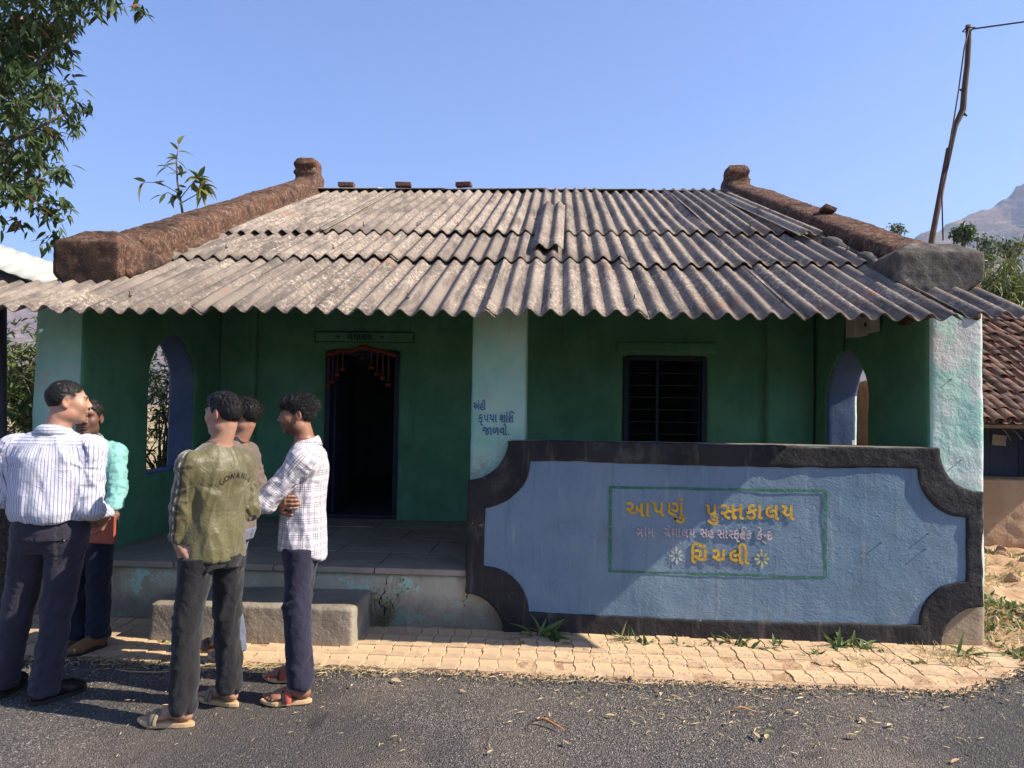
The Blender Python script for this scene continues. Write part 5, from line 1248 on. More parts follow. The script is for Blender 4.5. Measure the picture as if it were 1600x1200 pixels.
mb = MB(); mb.tube([(-2.62, 4.44, 0.006), (-2.5, 4.40, 0.01), (-2.35, 4.41, 0.008), (-2.2, 4.46, 0.01), (-2.05, 4.47, 0.006)], [0.003, 0.005, 0.005, 0.004, 0.002], 6); mb.make('dry_stalk', M['leaf_dry'], label='long pale dry stalk lying on the asphalt between the men', cat='stalk', smooth=True, attrs=None)
# ------------------------------------------------------------------ people
def skin_mat(name, rough=0.5):
    m = Mat(name, rough, 0.4)
    m.col = m.attr('skin', 'Color')
    m.layer((0.10, 0.04, 0.025), m.math('MULTIPLY', m.mask(m.noise(45, 4, 0.6), 0.5, 0.75), 0.2))
    m.bump(m.noise(180, 3, 0.6), 0.25, 0.001); m.bump(m.noise(50, 3, 0.6), 0.15, 0.003)
    m.b.inputs['Subsurface Weight'].default_value = 0.06; m.b.inputs['Subsurface Radius'].default_value = (0.012, 0.005, 0.003); m.b.inputs['Subsurface Scale'].default_value = 0.5
    return m.done()
def cloth_mat(name, c, rough=0.85, sheen=0.15, pattern=None, weave=900, spec=0.2, var=0.12):
    m = Mat(name, rough, spec); c = np.array(c)
    m.base(tuple(c*(1-var)), tuple(np.minimum(c*(1+var), 1)), scale=7, lo=0.3, hi=0.7)
    if pattern: pattern(m)
    m.b.inputs['Sheen Weight'].default_value = sheen; m.b.inputs['Sheen Roughness'].default_value = 0.5
    m.bump(m.noise(26, 5, 0.65, dist=1.0), 0.5, 0.012); m.bump(m.noise(weave, 2), 0.12, 0.001)
    return m.done()
def pulse(m, coord, period, off, w, soft=0.25):
    f = m.math('FRACT', m.math('ADD', m.math('DIVIDE', coord, period), 10.5-off/period))
    d = m.math('ABSOLUTE', m.math('SUBTRACT', f, 0.5))
    return m.mask(m.math('MULTIPLY', d, period), w/2*(1+soft), w/2*(1-soft))
def pat_stripe(m):
    fab = m.attr('fab', 'Vector'); sx = m.n('ShaderNodeSeparateXYZ'); m.L(fab, sx.inputs[0]); u, v, g = sx.outputs
    a = pulse(m, u, 0.0165, 0, 0.0034); b = pulse(m, v, 0.0165, 0, 0.0034)
    yoke = m.math('MULTIPLY', m.mask(v, 1.379, 1.381), m.mask(g, 0.5, 0.4))
    f = m.math('ADD', m.math('MULTIPLY', a, m.math('SUBTRACT', 1.0, yoke)), m.math('MULTIPLY', b, yoke))
    m.layer((0.10, 0.12, 0.24), m.math('MULTIPLY', f, 0.85))
    m.layer((0.1, 0.1, 0.12), m.math('MULTIPLY', m.math('MULTIPLY', pulse(m, v, 50, 1.38, 0.004), m.mask(g, 0.5, 0.4)), 0.5))
def pat_plaid(m):
    fab = m.attr('fab', 'Vector'); sx = m.n('ShaderNodeSeparateXYZ'); m.L(fab, sx.inputs[0])
    for c in (sx.outputs[0], sx.outputs[1]):
        m.layer((0.27, 0.25, 0.27), m.math('MULTIPLY', pulse(m, c, 0.088, 0.052, 0.020, 0.1), 0.55))
        for k in (0.0, 0.0115, 0.023): m.layer((0.035, 0.03, 0.06), m.math('MULTIPLY', pulse(m, c, 0.088, k, 0.0030), 0.80))
def pat_sleeve_tape(m):
    fab = m.attr('fab', 'Vector'); sx = m.n('ShaderNodeSeparateXYZ'); m.L(fab, sx.inputs[0]); u, v, g = sx.outputs
    sl = m.mask(g, 1.5, 1.6)        # left sleeve only carries the tapes
    f = m.math('ADD', pulse(m, u, 50, 0.008, 0.011), pulse(m, u, 50, -0.022, 0.011))
    m.layer((0.018, 0.015, 0.012), m.math('MULTIPLY', m.math('MINIMUM', f, 1.0), sl))
    m.layer((0.5, 0.5, 0.42), m.math('MULTIPLY', m.math('MULTIPLY', pulse(m, u, 50, -0.007, 0.006), pulse(m, v, 0.045, 0, 0.022)), sl))
    m.layer((0.02, 0.017, 0.012), m.math('MULTIPLY', m.mask(g, 0.5, 0.6), m.mask(v, 0.502, 0.506)))
M.update(
    shirt_stripe=cloth_mat('striped_cotton', (0.52, 0.51, 0.56), pattern=pat_stripe, rough=0.8, var=0.04),
    shirt_teal=cloth_mat('pale_teal_satin', (0.17, 0.40, 0.37), rough=0.55, sheen=0.3, spec=0.35),
    shirt_olive=cloth_mat('olive_polyester', (0.095, 0.080, 0.028), rough=0.45, sheen=0.35, pattern=pat_sleeve_tape, spec=0.4),
    shirt_brown=cloth_mat('grey_brown_knit', (0.13, 0.10, 0.082)),
    shirt_plaid=cloth_mat('plaid_cotton', (0.60, 0.55, 0.56), pattern=pat_plaid, var=0.05),
    tr_navy=cloth_mat('navy_twill', (0.026, 0.024, 0.036), rough=0.8), tr_navy2=cloth_mat('dark_navy_twill', (0.014, 0.017, 0.034)),
    tr_black=cloth_mat('black_jersey', (0.017, 0.016, 0.017), rough=0.9), tr_grey=cloth_mat('blue_grey_denim', (0.11, 0.13, 0.19)), tr_indigo=cloth_mat('indigo_suiting', (0.018, 0.017, 0.034)),
    hair=cloth_mat('black_hair', (0.008, 0.007, 0.0065), rough=0.55, spec=0.35, sheen=0), skin=skin_mat('skin'),
    shoe_black=plain('black_leather', (0.012, 0.011, 0.011), rough=0.35, bump=0.2), shoe_brown=plain('brown_suede', (0.16, 0.085, 0.04), rough=0.85), sole_dark=plain('dark_rubber', (0.02, 0.018, 0.016)),
    sole_tan=plain('tan_foam_sole', (0.52, 0.34, 0.18), rough=0.8), strap_beige=plain('khaki_strap', (0.22, 0.17, 0.11)), strap_red=plain('red_strap', (0.36, 0.075, 0.045)), strap_navy=plain('navy_strap', (0.02, 0.018, 0.04)), strap_brown=plain('brown_strap', (0.09, 0.06, 0.045)),
    eyewhite=plain('eye_white', (0.6, 0.57, 0.52), rough=0.3, var=0.02), iris=plain('dark_iris', (0.015, 0.008, 0.006), rough=0.2),
    folder=plain('red_brown_leatherette', (0.30, 0.075, 0.045), rough=0.55, bump=0.2), nail=plain('nail', (0.45, 0.27, 0.2), rough=0.4), belt=plain('black_belt', (0.01, 0.01, 0.01), rough=0.4), ink_olive=plain('dark_print', (0.015, 0.013, 0.010)),
    collar_navy=cloth_mat('dark_collar_knit', (0.02, 0.02, 0.025)),
)
def stack_eval(P, secs, n=2.3):
    S = np.array(secs, float); I = lambda c: np.interp(P[:, 2], S[:, 0], S[:, c])
    cx, cy, rx, ry = I(1), I(2), I(3), I(4)
    l = (np.abs((P[:, 0]-cx)/rx)**n+np.abs((P[:, 1]-cy)/ry)**n+1e-9)**(1/n)
    return (l-1)*np.minimum(rx, ry)+np.maximum(P[:, 2]-S[-1, 0], 0), cx, cy
def seg_eval(P, a, b):
    a = np.array(a, float); b = np.array(b, float); v = b-a; L = np.linalg.norm(v)
    tu = ((P-a)@v)/(L*L); t = np.clip(tu, 0, 1); return np.linalg.norm(P-a-t[:, None]*v, axis=1), tu*L, L
def fabric(P, secs, arms):
    """pattern coordinates: around and along the trunk or the nearer sleeve"""
    dt, cx, cy = stack_eval(P, secs); ang = np.arctan2(P[:, 0]-cx, -(P[:, 1]-cy))
    u = ang*0.172; v = P[:, 2].copy(); g = np.zeros(len(P)); best = dt.copy()
    for gi, (a, b, c, r0, r1, r2) in arms:
        v0 = 0.0
        for (p, q, ra, rb) in ((a, b, r0, r1), (b, c, r1, r2)):
            d, t, L = seg_eval(P, p, q); d = d-(ra+(rb-ra)*np.clip(t/L, 0, 1))+0.006
            p_, q_ = np.array(p), np.array(q); ax = (q_-p_)/L
            up = np.array([np.sign(p[0]) if gi else 1, -0.2, 0.15]); e1 = up-ax*(up@ax); e1 /= np.linalg.norm(e1); e2 = np.cross(ax, e1)
            R_ = P-p_; an = np.arctan2(R_@e2, R_@e1); k = d < best-(0.012 if gi and ra == r0 else 0)
            u[k] = (an*0.058)[k]; v[k] = (v0+t)[k]; g[k] = gi; best[k] = d[k]; v0 += L
    return np.stack([u, v, g], 1)
def axes(d, n):
    d = np.array(d, float); d /= np.linalg.norm(d); n = np.array(n, float); n = n-d*(n@d); n /= np.linalg.norm(n)
    return d, n
def add_hand(F, w, d, n, thumb, curl=0.5, s=1.0, nails=None):
    """w wrist, d direction of the fingers, n palm side, thumb +1/-1 side"""
    d, n = axes(d, n); t = np.cross(d, n)*thumb; w = np.array(w, float)
    F.cap(w-d*0.03*s, w+d*0.025*s, 0.024*s, 0.026*s, k=0.02)
    F.ell(w+d*0.048*s, np.array([0.047, 0.040, 0.016])*s, np.stack([d, t, n], 1), k=0.015)
    offs = (0.031, 0.0105, -0.0105, -0.030); lens = (0.072, 0.082, 0.077, 0.060); kn = (0.086, 0.092, 0.088, 0.078)
    for o, L, kk in zip(offs, lens, kn):
        base = w+d*kk*s+t*o*s
        F.cap(w+d*0.03*s+t*o*0.7*s, base, 0.0125*s, 0.0105*s, k=0.012)
        p = base; a = 0.15; rr = 0.0098*s
        for i, fr in enumerate((0.45, 0.30, 0.25)):
            a += curl*(0.75, 1.0, 0.7)[i]; q = p+(d*math.cos(a)+n*math.sin(a)+t*o*1.2*(i == 0))*L*fr*s
            F.cap(p, q, rr, rr*0.93, k=0.004); p = q; rr *= 0.93
        if nails is not None: nails.append((p, (d*math.cos(a)+n*math.sin(a)), (d*math.sin(a)-n*math.cos(a)), rr))
    p = w+d*0.022*s+t*0.026*s
    for v, L, r in ((d*0.55+t*0.7+n*0.25, 0.046, 0.0145), (d*0.8+t*0.35+n*0.4, 0.033, 0.0118), (d*0.92+t*0.05+n*0.4, 0.026, 0.0105)):
        v = v/np.linalg.norm(v); q = p+v*L*s; F.cap(p, q, r*s, r*0.9*s, k=0.010); p = q
def add_head(F, C, Rm, s=1.0, jaw=1.0, face=1.0, nose=1.0):
    P = lambda *v: C+Rm@(np.array(v)*s)
    E = lambda c, r, k=0.02, op='u', M2=None: F.ell(P(*c), np.array(r)*s, Rm if M2 is None else Rm@M2, k*s, op)
    E((0, -0.014, 0.030), (0.074, 0.094, 0.086)); E((0, 0.030, -0.022), (0.060*face, 0.060, 0.078), 0.03)
    E((0, 0.022, -0.070), (0.053*jaw, 0.052, 0.036*jaw), 0.03); E((0, 0.068, -0.096), (0.022, 0.018, 0.016), 0.03)
    for sx in (-1, 1):
        E((sx*0.037, 0.060, -0.018), (0.023*face, 0.025, 0.024), 0.03); E((sx*0.046*jaw, 0.0, -0.068), (0.014, 0.03, 0.018), 0.03)
        E((sx*0.026, 0.083, 0.026), (0.024, 0.012, 0.009), 0.018)
        E((sx*0.031, 0.094, 0.008), (0.017, 0.014, 0.010), 0.012, 's')
        E((sx*0.031, 0.077, 0.0125), (0.0165, 0.0115, 0.006), 0.004); E((sx*0.031, 0.076, 0.001), (0.016, 0.0115, 0.005), 0.006)
    F.cap(P(0, 0.088, 0.016), P(0, 0.108*nose, -0.020), 0.0075*s, 0.0115*s, 0.014)
    for sx in (-1, 1): E((sx*0.0115, 0.099*nose, -0.026), (0.009, 0.010, 0.0075), 0.008)
    E((0, 0.088, -0.057), (0.024, 0.0125, 0.0062), 0.007); E((0, 0.087, -0.0685), (0.020, 0.0125, 0.0070), 0.007)
    E((0, 0.103, -0.0625), (0.022, 0.008, 0.0012), 0.004, 's'); E((0, 0.084, -0.045), (0.024, 0.012, 0.012), 0.015)
    for sx in (-1, 1):      # ears
        M2 = rotM('Z', sx*0.35)@rotM('X', -0.15)
        E((sx*0.079, -0.010, 0.000), (0.0085, 0.019, 0.031), 0.008, 'u', M2); E((sx*0.0885, -0.006, 0.003), (0.007, 0.011, 0.020), 0.004, 's', M2); E((sx*0.078, -0.004, -0.026), (0.007, 0.009, 0.010), 0.008, 'u', M2)
def hairline(y): return np.interp(y, [-0.12, -0.075, -0.045, -0.022, 0.008, 0.022, 0.045, 0.065, 0.12], [-0.062, -0.062, -0.050, 0.018, 0.026, -0.004, 0.034, 0.058, 0.066])
def make_hair(C, Rm, s, spec, seed, parent):
    t = spec.get('t', 0.010); vol = spec.get('vol', 0.0)
    F = Field(C-0.15*s, C+0.16*s, 0.0042)
    c0 = C+Rm@(np.array([0, -0.014, 0.030])*s)
    F.ell(c0, np.array([0.074+t*0.8, 0.094+t, 0.086+t])*s, Rm, k=0.005)
    if vol: F.ell(C+Rm@(np.array([0, 0.018, 0.085])*s), np.array([0.060, 0.075, 0.036+vol])*s, Rm, k=0.03)
    if spec.get('fringe'): F.ell(C+Rm@(np.array([0, 0.078, 0.075])*s), np.array([0.048, 0.026, 0.024])*s, Rm, k=0.02)
    def cutf(X, Y, Z):
        dx, dy, dz = X-C[0], Y-C[1], Z-C[2]
        y = (dx*Rm[0, 1]+dy*Rm[1, 1]+dz*Rm[2, 1])/s; z = (dx*Rm[0, 2]+dy*Rm[1, 2]+dz*Rm[2, 2])/s; x = (dx*Rm[0, 0]+dy*Rm[1, 0]+dz*Rm[2, 0])/s
        yy = y+0*x+0*z; hl = hairline(yy.ravel()).reshape(yy.shape)+0.006*np.sin(x*260+y*190)*np.sin(z*210+x*90)+0.004*np.sin(y*520+x*330)+spec.get('high', 0.0)*(yy > 0.03)-np.maximum(0.045-np.abs(x+0*yy), 0)*0.25*(yy > 0.05)*0
        if spec.get('fringe'): hl = np.where(yy > 0.05, hl-0.020, hl)
        return (hl-z)*0.8*s
    F.put(cutf, C-0.2, C+0.2, 0.008, 'i')
    V, Q = F.mesh(); N = vnormals(V, Q)
    L = (V-C)@Rm/s; top = sm(0.0, 0.08, L[:, 2])
    V = V+N*(spec.get('rough', 0.005)*(0.35+top)*(1-2*np.abs(fbm(np.stack([L[:, 0]*75, L[:, 1]*38, L[:, 2]*38], -1), seed, 2))))[:, None]
    h = link('hair', new_mesh('hair', V, Q, M['hair']), parent)
    r = np.random.default_rng(seed); n = int(spec.get('strands', 2600)*1.7); k = r.integers(0, len(V), n)
    comb = np.array(spec.get('comb', (0.15, -0.6, -0.35)))@Rm.T
    D = comb*1.0+N[k]*spec.get('lift', 0.55)+r.normal(0, 0.22, (n, 3)); D /= np.linalg.norm(D, axis=1)[:, None]
    ln = spec.get('len', 0.016)*(0.5+top[k]*1.2)*r.uniform(0.5, 1.3, n)
    S = np.cross(D, N[k]+r.normal(0, .3, (n, 3))); S /= np.linalg.norm(S, axis=1)[:, None]+1e-9; w = 0.0008
    p0 = V[k]-N[k]*0.002; p1 = p0+D*ln[:, None]*0.55+N[k]*0.001; p2 = p0+(D*0.9+comb*0.4)*ln[:, None]-N[k]*0.001
    VV = np.stack([p0-S*w, p0+S*w, p1-S*w*0.8, p1+S*w*0.8, p2], 1).reshape(-1, 3); b = (np.arange(n)*5)[:, None]
    link('hair_strands', new_mesh('hair_strands', VV, [b+np.array([[0, 1, 3, 2]]), b+np.array([[2, 3, 4]])], M['hair']), h, kind='stuff')
def ridge(x): return 1-2*np.abs(x)
def add_foot(F, A, R3, lift, s=1.0, side=1):
    P = lambda *v: np.array([A[0], A[1], lift])+R3@(np.array(v)*s)
    F.ell(P(0, -0.022, 0.030), np.array([0.030, 0.038, 0.030])*s, R3, 0.02); F.cap(P(0, -0.004, 0.085), P(0, 0.0, 0.045), 0.034*s, 0.034*s, 0.02)
    F.cap(P(0, 0.0, 0.055), P(side*-0.006, 0.105, 0.026), 0.034*s, 0.026*s, 0.025); F.ell(P(0, 0.108, 0.020), np.array([0.044, 0.045, 0.018])*s, R3, 0.02)
    for i, (o, L, r) in enumerate(((-0.029, 0.050, 0.0125), (-0.010, 0.050, 0.0088), (0.006, 0.044, 0.0082), (0.020, 0.036, 0.0078), (0.033, 0.026, 0.0076))):
        F.cap(P(side*o, 0.132-i*0.006, 0.016), P(side*o*1.12, 0.132-i*0.006+L, 0.0115), r*s*1.1, r*s, 0.004)
def sole_outline(s, side, L0=-0.068, L1=0.205, wf=0.050, wh=0.036):
    t = np.linspace(0, 2*math.pi, 40, endpoint=False); P = []
    for a in t:
        c, s_ = math.cos(a), math.sin(a); y = (L0+L1)/2+(L1-L0)/2*np.sign(s_)*abs(s_)**0.85; f = (y-L0)/(L1-L0)
        w = np.interp(f, [0, .12, .4, .7, .9, 1], [wh*.8, wh, wh*.95, wf, wf*.85, wf*.5]); P.append((c*w+side*-0.004*f, y))
    return np.array(P)*s
def make_sandal(parent, A, R3, s, side, kind):
    O = sole_outline(s, side); n = len(O); rings = []
    for z, k in ((0.0, 0.97), (0.004, 1.0), (0.017, 1.0), (0.022, 0.965)): rings.append(np.c_[O*k, np.full(n, z)+0.010*np.clip((O[:, 1]-0.13)/0.08, 0, 1)**2])
    V = np.concatenate(rings)@R3.T+np.array([A[0], A[1], 0]); F = [(r*n+a, r*n+(a+1) % n, (r+1)*n+(a+1) % n, (r+1)*n+a) for r in range(3) for a in range(n)]+[tuple(range(n))[::-1], tuple(3*n+a for a in range(n))]
    mb = MB(); mb.add(V, F); so = mb.make('sandal', M['sole_tan'], parent, smooth=False)
    def band(y0, y1, w, h, mat, name='strap', skew=0.0, xoff=0.0, off=0.0):
        a = np.linspace(-0.12, math.pi+0.12, 18); vs = []
        for yy, in ((y0,), (y1,)):
            for rr in (0.0, 0.003):
                for t in a: vs.append((xoff+(w+rr)*math.cos(t), yy+skew*math.cos(t), 0.020+(h+rr+off)*max(math.sin(t), -0.2)))
        V = (np.array(vs)*s)@R3.T+np.array([A[0], A[1], 0]); m = len(a)
        f = []
        for i in range(m-1):
            f += [(m+i, m+i+1, 3*m+i+1, 3*m+i), (i+1, i, 2*m+i, 2*m+i+1), (i, i+1, m+i+1, m+i), (2*m+i+1, 2*m+i, 3*m+i, 3*m+i+1)]
        b = MB(); b.add(V, f); b.make(name, mat, so, smooth=True)
    if kind == 'khaki': band(0.075, 0.118, 0.050, 0.047, M['strap_beige'], skew=0.012*side); band(0.088, 0.094, 0.052, 0.048, M['strap_brown'], skew=0.012*side)
    elif kind == 'red':
        band(0.045, 0.085, 0.047, 0.060, M['strap_red'], skew=-0.01*side); band(0.086, 0.094, 0.048, 0.056, M['strap_navy'], skew=-0.01*side); band(0.150, 0.168, 0.020, 0.026, M['strap_red'], 'toe_loop', xoff=-0.026*side)
    elif kind == 'dark': band(0.050, 0.090, 0.048, 0.060, M['strap_brown'], skew=-0.01*side); band(0.150, 0.165, 0.020, 0.026, M['strap_brown'], 'toe_loop', xoff=-0.026*side)
def make_shoe(parent, A, R3, s, side, mat):
    c = np.array([A[0], A[1], 0.0]); F = Field(c-[0.27, 0.27, 0.02], c+[0.27, 0.27, 0.17], 0.006)
    P = lambda *v: c+R3@(np.array(v)*s)
    F.ell(P(0, -0.015, 0.045), np.array([0.039, 0.060, 0.045])*s, R3, 0.02); F.cap(P(0, 0.0, 0.075), P(0, -0.01, 0.11), 0.042*s, 0.041*s, 0.02)
    F.cap(P(0, 0.02, 0.066), P(0, 0.12, 0.040), 0.040*s, 0.036*s, 0.03); F.ell(P(-0.004*side, 0.135, 0.032), np.array([0.047, 0.072, 0.033])*s, R3, 0.03)
    F.cut_below(0.012); V, Q = F.mesh(); N = vnormals(V, Q); V = V+N*(0.0022*ridge(vnoise(V*30, 3)))[:, None]
    o = link('shoe', new_mesh('shoe', V, Q, mat), parent)
    O = sole_outline(s, side, -0.078, 0.212, 0.052, 0.042); n = len(O); rings = [np.c_[O*k, np.full(n, z)] for z, k in ((0.0, 0.98), (0.004, 1.0), (0.020, 1.0), (0.024, 0.97))]
    V = np.concatenate(rings)@R3.T+c; Fa = [(r*n+a, r*n+(a+1) % n, (r+1)*n+(a+1) % n, (r+1)*n+a) for r in range(3) for a in range(n)]+[tuple(range(n))[::-1], tuple(3*n+a for a in range(n))]
    mb = MB(); mb.add(V, Fa); mb.make('sole', M['sole_dark'], o, smooth=False)
    if mat == M['shoe_brown']:
        for k in range(4):
            mb = MB(); y = 0.045+k*0.018; z = 0.106-k*0.010; mb.tube([P(-0.02, y, z-0.006), P(0, y+0.004, z+0.002), P(0.02, y, z-0.006)], 0.0022, 5); mb.make('lace', M['strap_brown'], o, smooth=True)
def person(label, loc, yaw, H, headyaw, sp, group=None):
    """yaw: clockwise from facing straight away from the camera"""
    T = thing('person', label, 'man', (loc[0], loc[1], sp.get('z', -0.012)), -R(yaw), group)
    Rw = rotM('Z', R(yaw)); l0 = np.array([loc[0], loc[1], 0.0])
    Lc = lambda p: Rw@(np.array(p, float)-l0)                # world to local
    s = H/1.70
    sec = [(z*s, cx, cy, rx*sp.get('wx', 1), ry*sp.get('wy', 1)) for z, cx, cy, rx, ry in sp['secs']]
    hc = Lc(sp['head']) if 'head' in sp else np.array([0, 0.025, H-0.118]); Rh = rotM('Z', -R(headyaw-yaw))@rotM('X', R(sp.get('nod', 0))); hs = sp.get('hs', 1.0)
    shz = 1.328*s; shw = sp.get('shw', 0.178)
    sx_ = sp.get('shx', 0.0); sh = {-1: np.array([sx_-shw, sp.get('shy', 0)-0.005, shz]), 1: np.array([sx_+shw, sp.get('shy', 0)-0.005, shz])}
    el = {k: Lc(sp['elbow'][k]) for k in (-1, 1)}; wr = {k: Lc(sp['wrist'][k]) for k in (-1, 1)}
    feet = {k: (Lc((*sp['foot'][k][:2], 0)), rotM('Z', -R(sp['foot'][k][2]-yaw))) for k in (-1, 1)}
    lift = 0.022 if sp['shoe'] != 'shoe' else 0.012
    hips = {k: np.array([k*0.088, 0.0, 0.90*s]) for k in (-1, 1)}; an = {k: feet[k][0]+feet[k][1]@np.array([0, -0.008, 0])+np.array([0, 0, 0.085]) for k in (-1, 1)}
    kn = {k: (hips[k]+an[k])/2+np.array([0, 0.022, 0.02])+np.array([0, 0, 0]) for k in (-1, 1)}
    # --- the body, one continuous surface
    pts = np.array([hc+0.15, hc-0.15, *el.values(), *wr.values(), *an.values(), sh[-1], sh[1]]); lo = pts.min(0)-[0.24, 0.24, 0]; hi = pts.max(0)+[0.24, 0.24, 0.03]; lo[2] = -0.02
    fine = [(hc-0.125*hs-[0, 0, 0.02], hc+0.125*hs+[0, 0, .01], 0.0034)]
    for k in (-1, 1):
        if sp['handvis'][k]: fine.append((wr[k]-0.11, wr[k]+0.11, 0.0042))
    if sp['shoe'] != 'shoe': fine.append(([lo[0], lo[1], 0.0], [lo[0]+.001, lo[1]+.001, 0.13], 0.0045))
    F = Field(lo, hi, 0.0085, fine)
    tz_ = [(0.80*s, 0, 0, .12, .09), (0.92*s, 0, 0, .145, .10), (1.05*s, 0, 0, .12, .085), (1.2*s, 0, 0, .135, .09), (1.33*s, 0, 0, .15, .09), (1.39*s, 0, 0, .12, .075), (1.44*s, 0, 0.0, .05, .05)]
    F.stack(tz_, 0.03)
    nb = np.array([sx_, sp.get('shy', 0)-0.005, 1.37*s]); F.cap(nb, hc+Rh@np.array([0, -0.022, -0.055])*hs, 0.060*sp.get('neck', 1), 0.054*sp.get('neck', 1), 0.03)
    add_head(F, hc, Rh, hs, sp.get('jaw', 1), sp.get('face', 1), sp.get('nose', 1))
    nails = []
    for k in (-1, 1):
        F.cap(sh[k]+[-k*0.03, 0, 0], el[k], 0.042, 0.036, 0.03); F.cap(el[k], wr[k], 0.036, 0.024, 0.02)
        hd, hn, cu = sp['hand'][k]; add_hand(F, wr[k], Rw@np.array(hd, float), Rw@np.array(hn, float), sp.get('thumb', {-1: 1, 1: -1})[k], cu, sp.get('hands', 0.98), nails if sp['handvis'][k] else None)
        F.cap(hips[k], kn[k], 0.070, 0.048, 0.03); F.cap(kn[k], an[k], 0.046, 0.033, 0.02)
        if sp['shoe'] != 'shoe': add_foot(F, feet[k][0], feet[k][1], lift, 1.03, -k*-1)
        else: F.cap(an[k], an[k]-[0, 0, 0.03], 0.034, 0.034, 0.02)
    V, Q = F.mesh()
    L = (V-hc)@Rh/hs; skin = np.array(sp['skin']); c = np.tile(skin, (len(V), 1))*(1+0.06*fbm(V*14, 3))[:, None]
    def tint(mask_, col): 
        global np
        m_ = np.clip(mask_, 0, 1)[:, None]; c[:] = c*(1-m_)+np.array(col)*m_
    x, y, z = L.T; front = sm(0.03, 0.05, y); inhead = (np.abs(z) < 0.13) & (np.abs(y) < .13) & (np.abs(x) < .1)
    blob = lambda cx, cz, rx, rz, soft=0.35: front*inhead*np.clip((1-np.sqrt(((np.abs(x)-cx)/rx)**2+((z-cz)/rz)**2))/soft, 0, 1)
    dark = skin*0.10
    if sp.get('beard', 0): tint(sp['beard']*inhead*sm(-0.02, 0.03, y)*sm(-0.030, -0.062, z+0.25*np.maximum(0.045-np.abs(x), 0)*(y > .07)*(z > -.07))*(np.abs(x) < .075), dark*2.2)
    sb = sp.get('stubble', 0.25); tint(sb*inhead*sm(-0.025, 0.02, y)*sm(-0.025, -0.055, z), skin*0.35)
    tint(blob(0.030, 0.0275+0.0, 0.025, 0.0065)*0.9, dark); tint(blob(0.0, -0.0625, 0.027, 0.011)*0.75, skin*[0.62, 0.40, 0.42])
    if sp.get('mous', 0): tint(blob(0.0, -0.0465, 0.033, 0.010)*sp['mous'], dark)
    tint(blob(0.031, 0.007, 0.019, 0.010)*0.35, skin*0.4); tint(inhead*(np.abs(x) > 0.070)*0.25, skin*[1.1, 0.7, 0.6])
    tint(inhead*sm(-0.0, 0.03, z-np.where(np.abs(x) > .05, 0, 0.06))*sm(0.05, 0.02, y)*0.8, dark*1.3)   # scalp beneath the hair
    link('body', new_mesh('body', V, Q, M['skin'], True, {'skin': ('FLOAT_COLOR', np.c_[c, np.ones(len(c))])}), T)
    for (p, dd, nn, rr) in nails[:]:
        dd = dd/np.linalg.norm(dd); nn = nn/np.linalg.norm(nn); ss = np.cross(dd, nn); mb = MB(); mb.box(p+nn*rr*0.86+dd*0.002, [0.005, 0.0042, 0.0012], np.stack([dd, ss, nn], 1), bev=0.001); mb.make('fingernail', M['nail'], T)
    for k in (-1, 1):
        mb = MB(); e = hc+Rh@(np.array([k*0.031, 0.0725, 0.0065])*hs); th = np.linspace(0, math.pi, 9)
        ns = 12; Vv = [e+Rh@(np.array([math.sin(a)*math.cos(b), math.cos(a), math.sin(a)*math.sin(b)])*0.0118*hs) for a in th for b in np.linspace(0, math.tau, ns, endpoint=False)]
        mb.add(Vv, [(i*ns+j, (i+1)*ns+j, (i+1)*ns+(j+1) % ns, i*ns+(j+1) % ns) for i in range(8) for j in range(ns)]); ey = mb.make('eye', M['eyewhite'], T, smooth=True)
        mb = MB(); Vv = [e+Rh@(np.array([math.sin(a)*math.cos(b), math.cos(a), math.sin(a)*math.sin(b)])*0.0121*hs) for a in (0.02, 0.25, 0.48) for b in np.linspace(0, math.tau, ns, endpoint=False)]
        mb.add(Vv, [(i*ns+j, (i+1)*ns+j, (i+1)*ns+(j+1) % ns, i*ns+(j+1) % ns) for i in range(2) for j in range(ns)]+[tuple(range(ns))]); mb.make('iris', M['iris'], ey, smooth=True)
    make_hair(hc, Rh, hs, sp['hair'], int(H*1000)+int(abs(loc[0])*100), T)
    # --- shirt
    rs_ = sp.get('sleeve', (0.064, 0.052, 0.043)); cuff = sp.get('cuff', {-1: 1.0, 1: 1.0}); cz = {k: el[k]+(wr[k]-el[k])*cuff[k] for k in (-1, 1)}
    pts = np.array([*el.values(), *cz.values(), sh[-1], sh[1], [0, .24, 1.0], [0, -.24, 1.0]]); lo = pts.min(0)-0.12; hi = pts.max(0)+0.12; lo[2] = min(sec[0][0], lo[2])-0.03
    F = Field(lo, hi, 0.0058); F.stack(sec, 0.03, n=2.25)
    arms = []
    for k in (-1, 1):
        F.cap(np.array([sx_+k*shw*0.5, sh[k][1], shz+0.030]), sh[k], rs_[0]*0.72, rs_[0]*0.95, 0.06)
        F.cap(sh[k], el[k], rs_[0], rs_[1], 0.035); F.cap(el[k], cz[k]+(cz[k]-el[k])*0.05, rs_[1], rs_[2], 0.018)
        arms.append((1 if k > 0 else 2, (sh[k], el[k], cz[k], rs_[0], rs_[1], rs_[2])))
    for k in (-1, 1):
        d = (cz[k]-el[k]); d = d/np.linalg.norm(d); t1 = np.cross(d, [0.3, 0.2, 1]); t1 /= np.linalg.norm(t1)
        F.box(cz[k]+d*0.085, [0.085, 0.075, 0.075], np.stack([d, t1, np.cross(d, t1)], 1), k=0.004, op='s')
    F.cap(nb+[0, 0.012, 0.03], hc, 0.062*sp.get('neck', 1), 0.062, 0.006, 's')
    hf = sp.get('hem'); F.put(lambda X, Y, Z: (hf(X, Y)*s if hf else sec[0][0]+0.0)-Z+0*X+0*Y, lo, hi, 0.006, 'i')
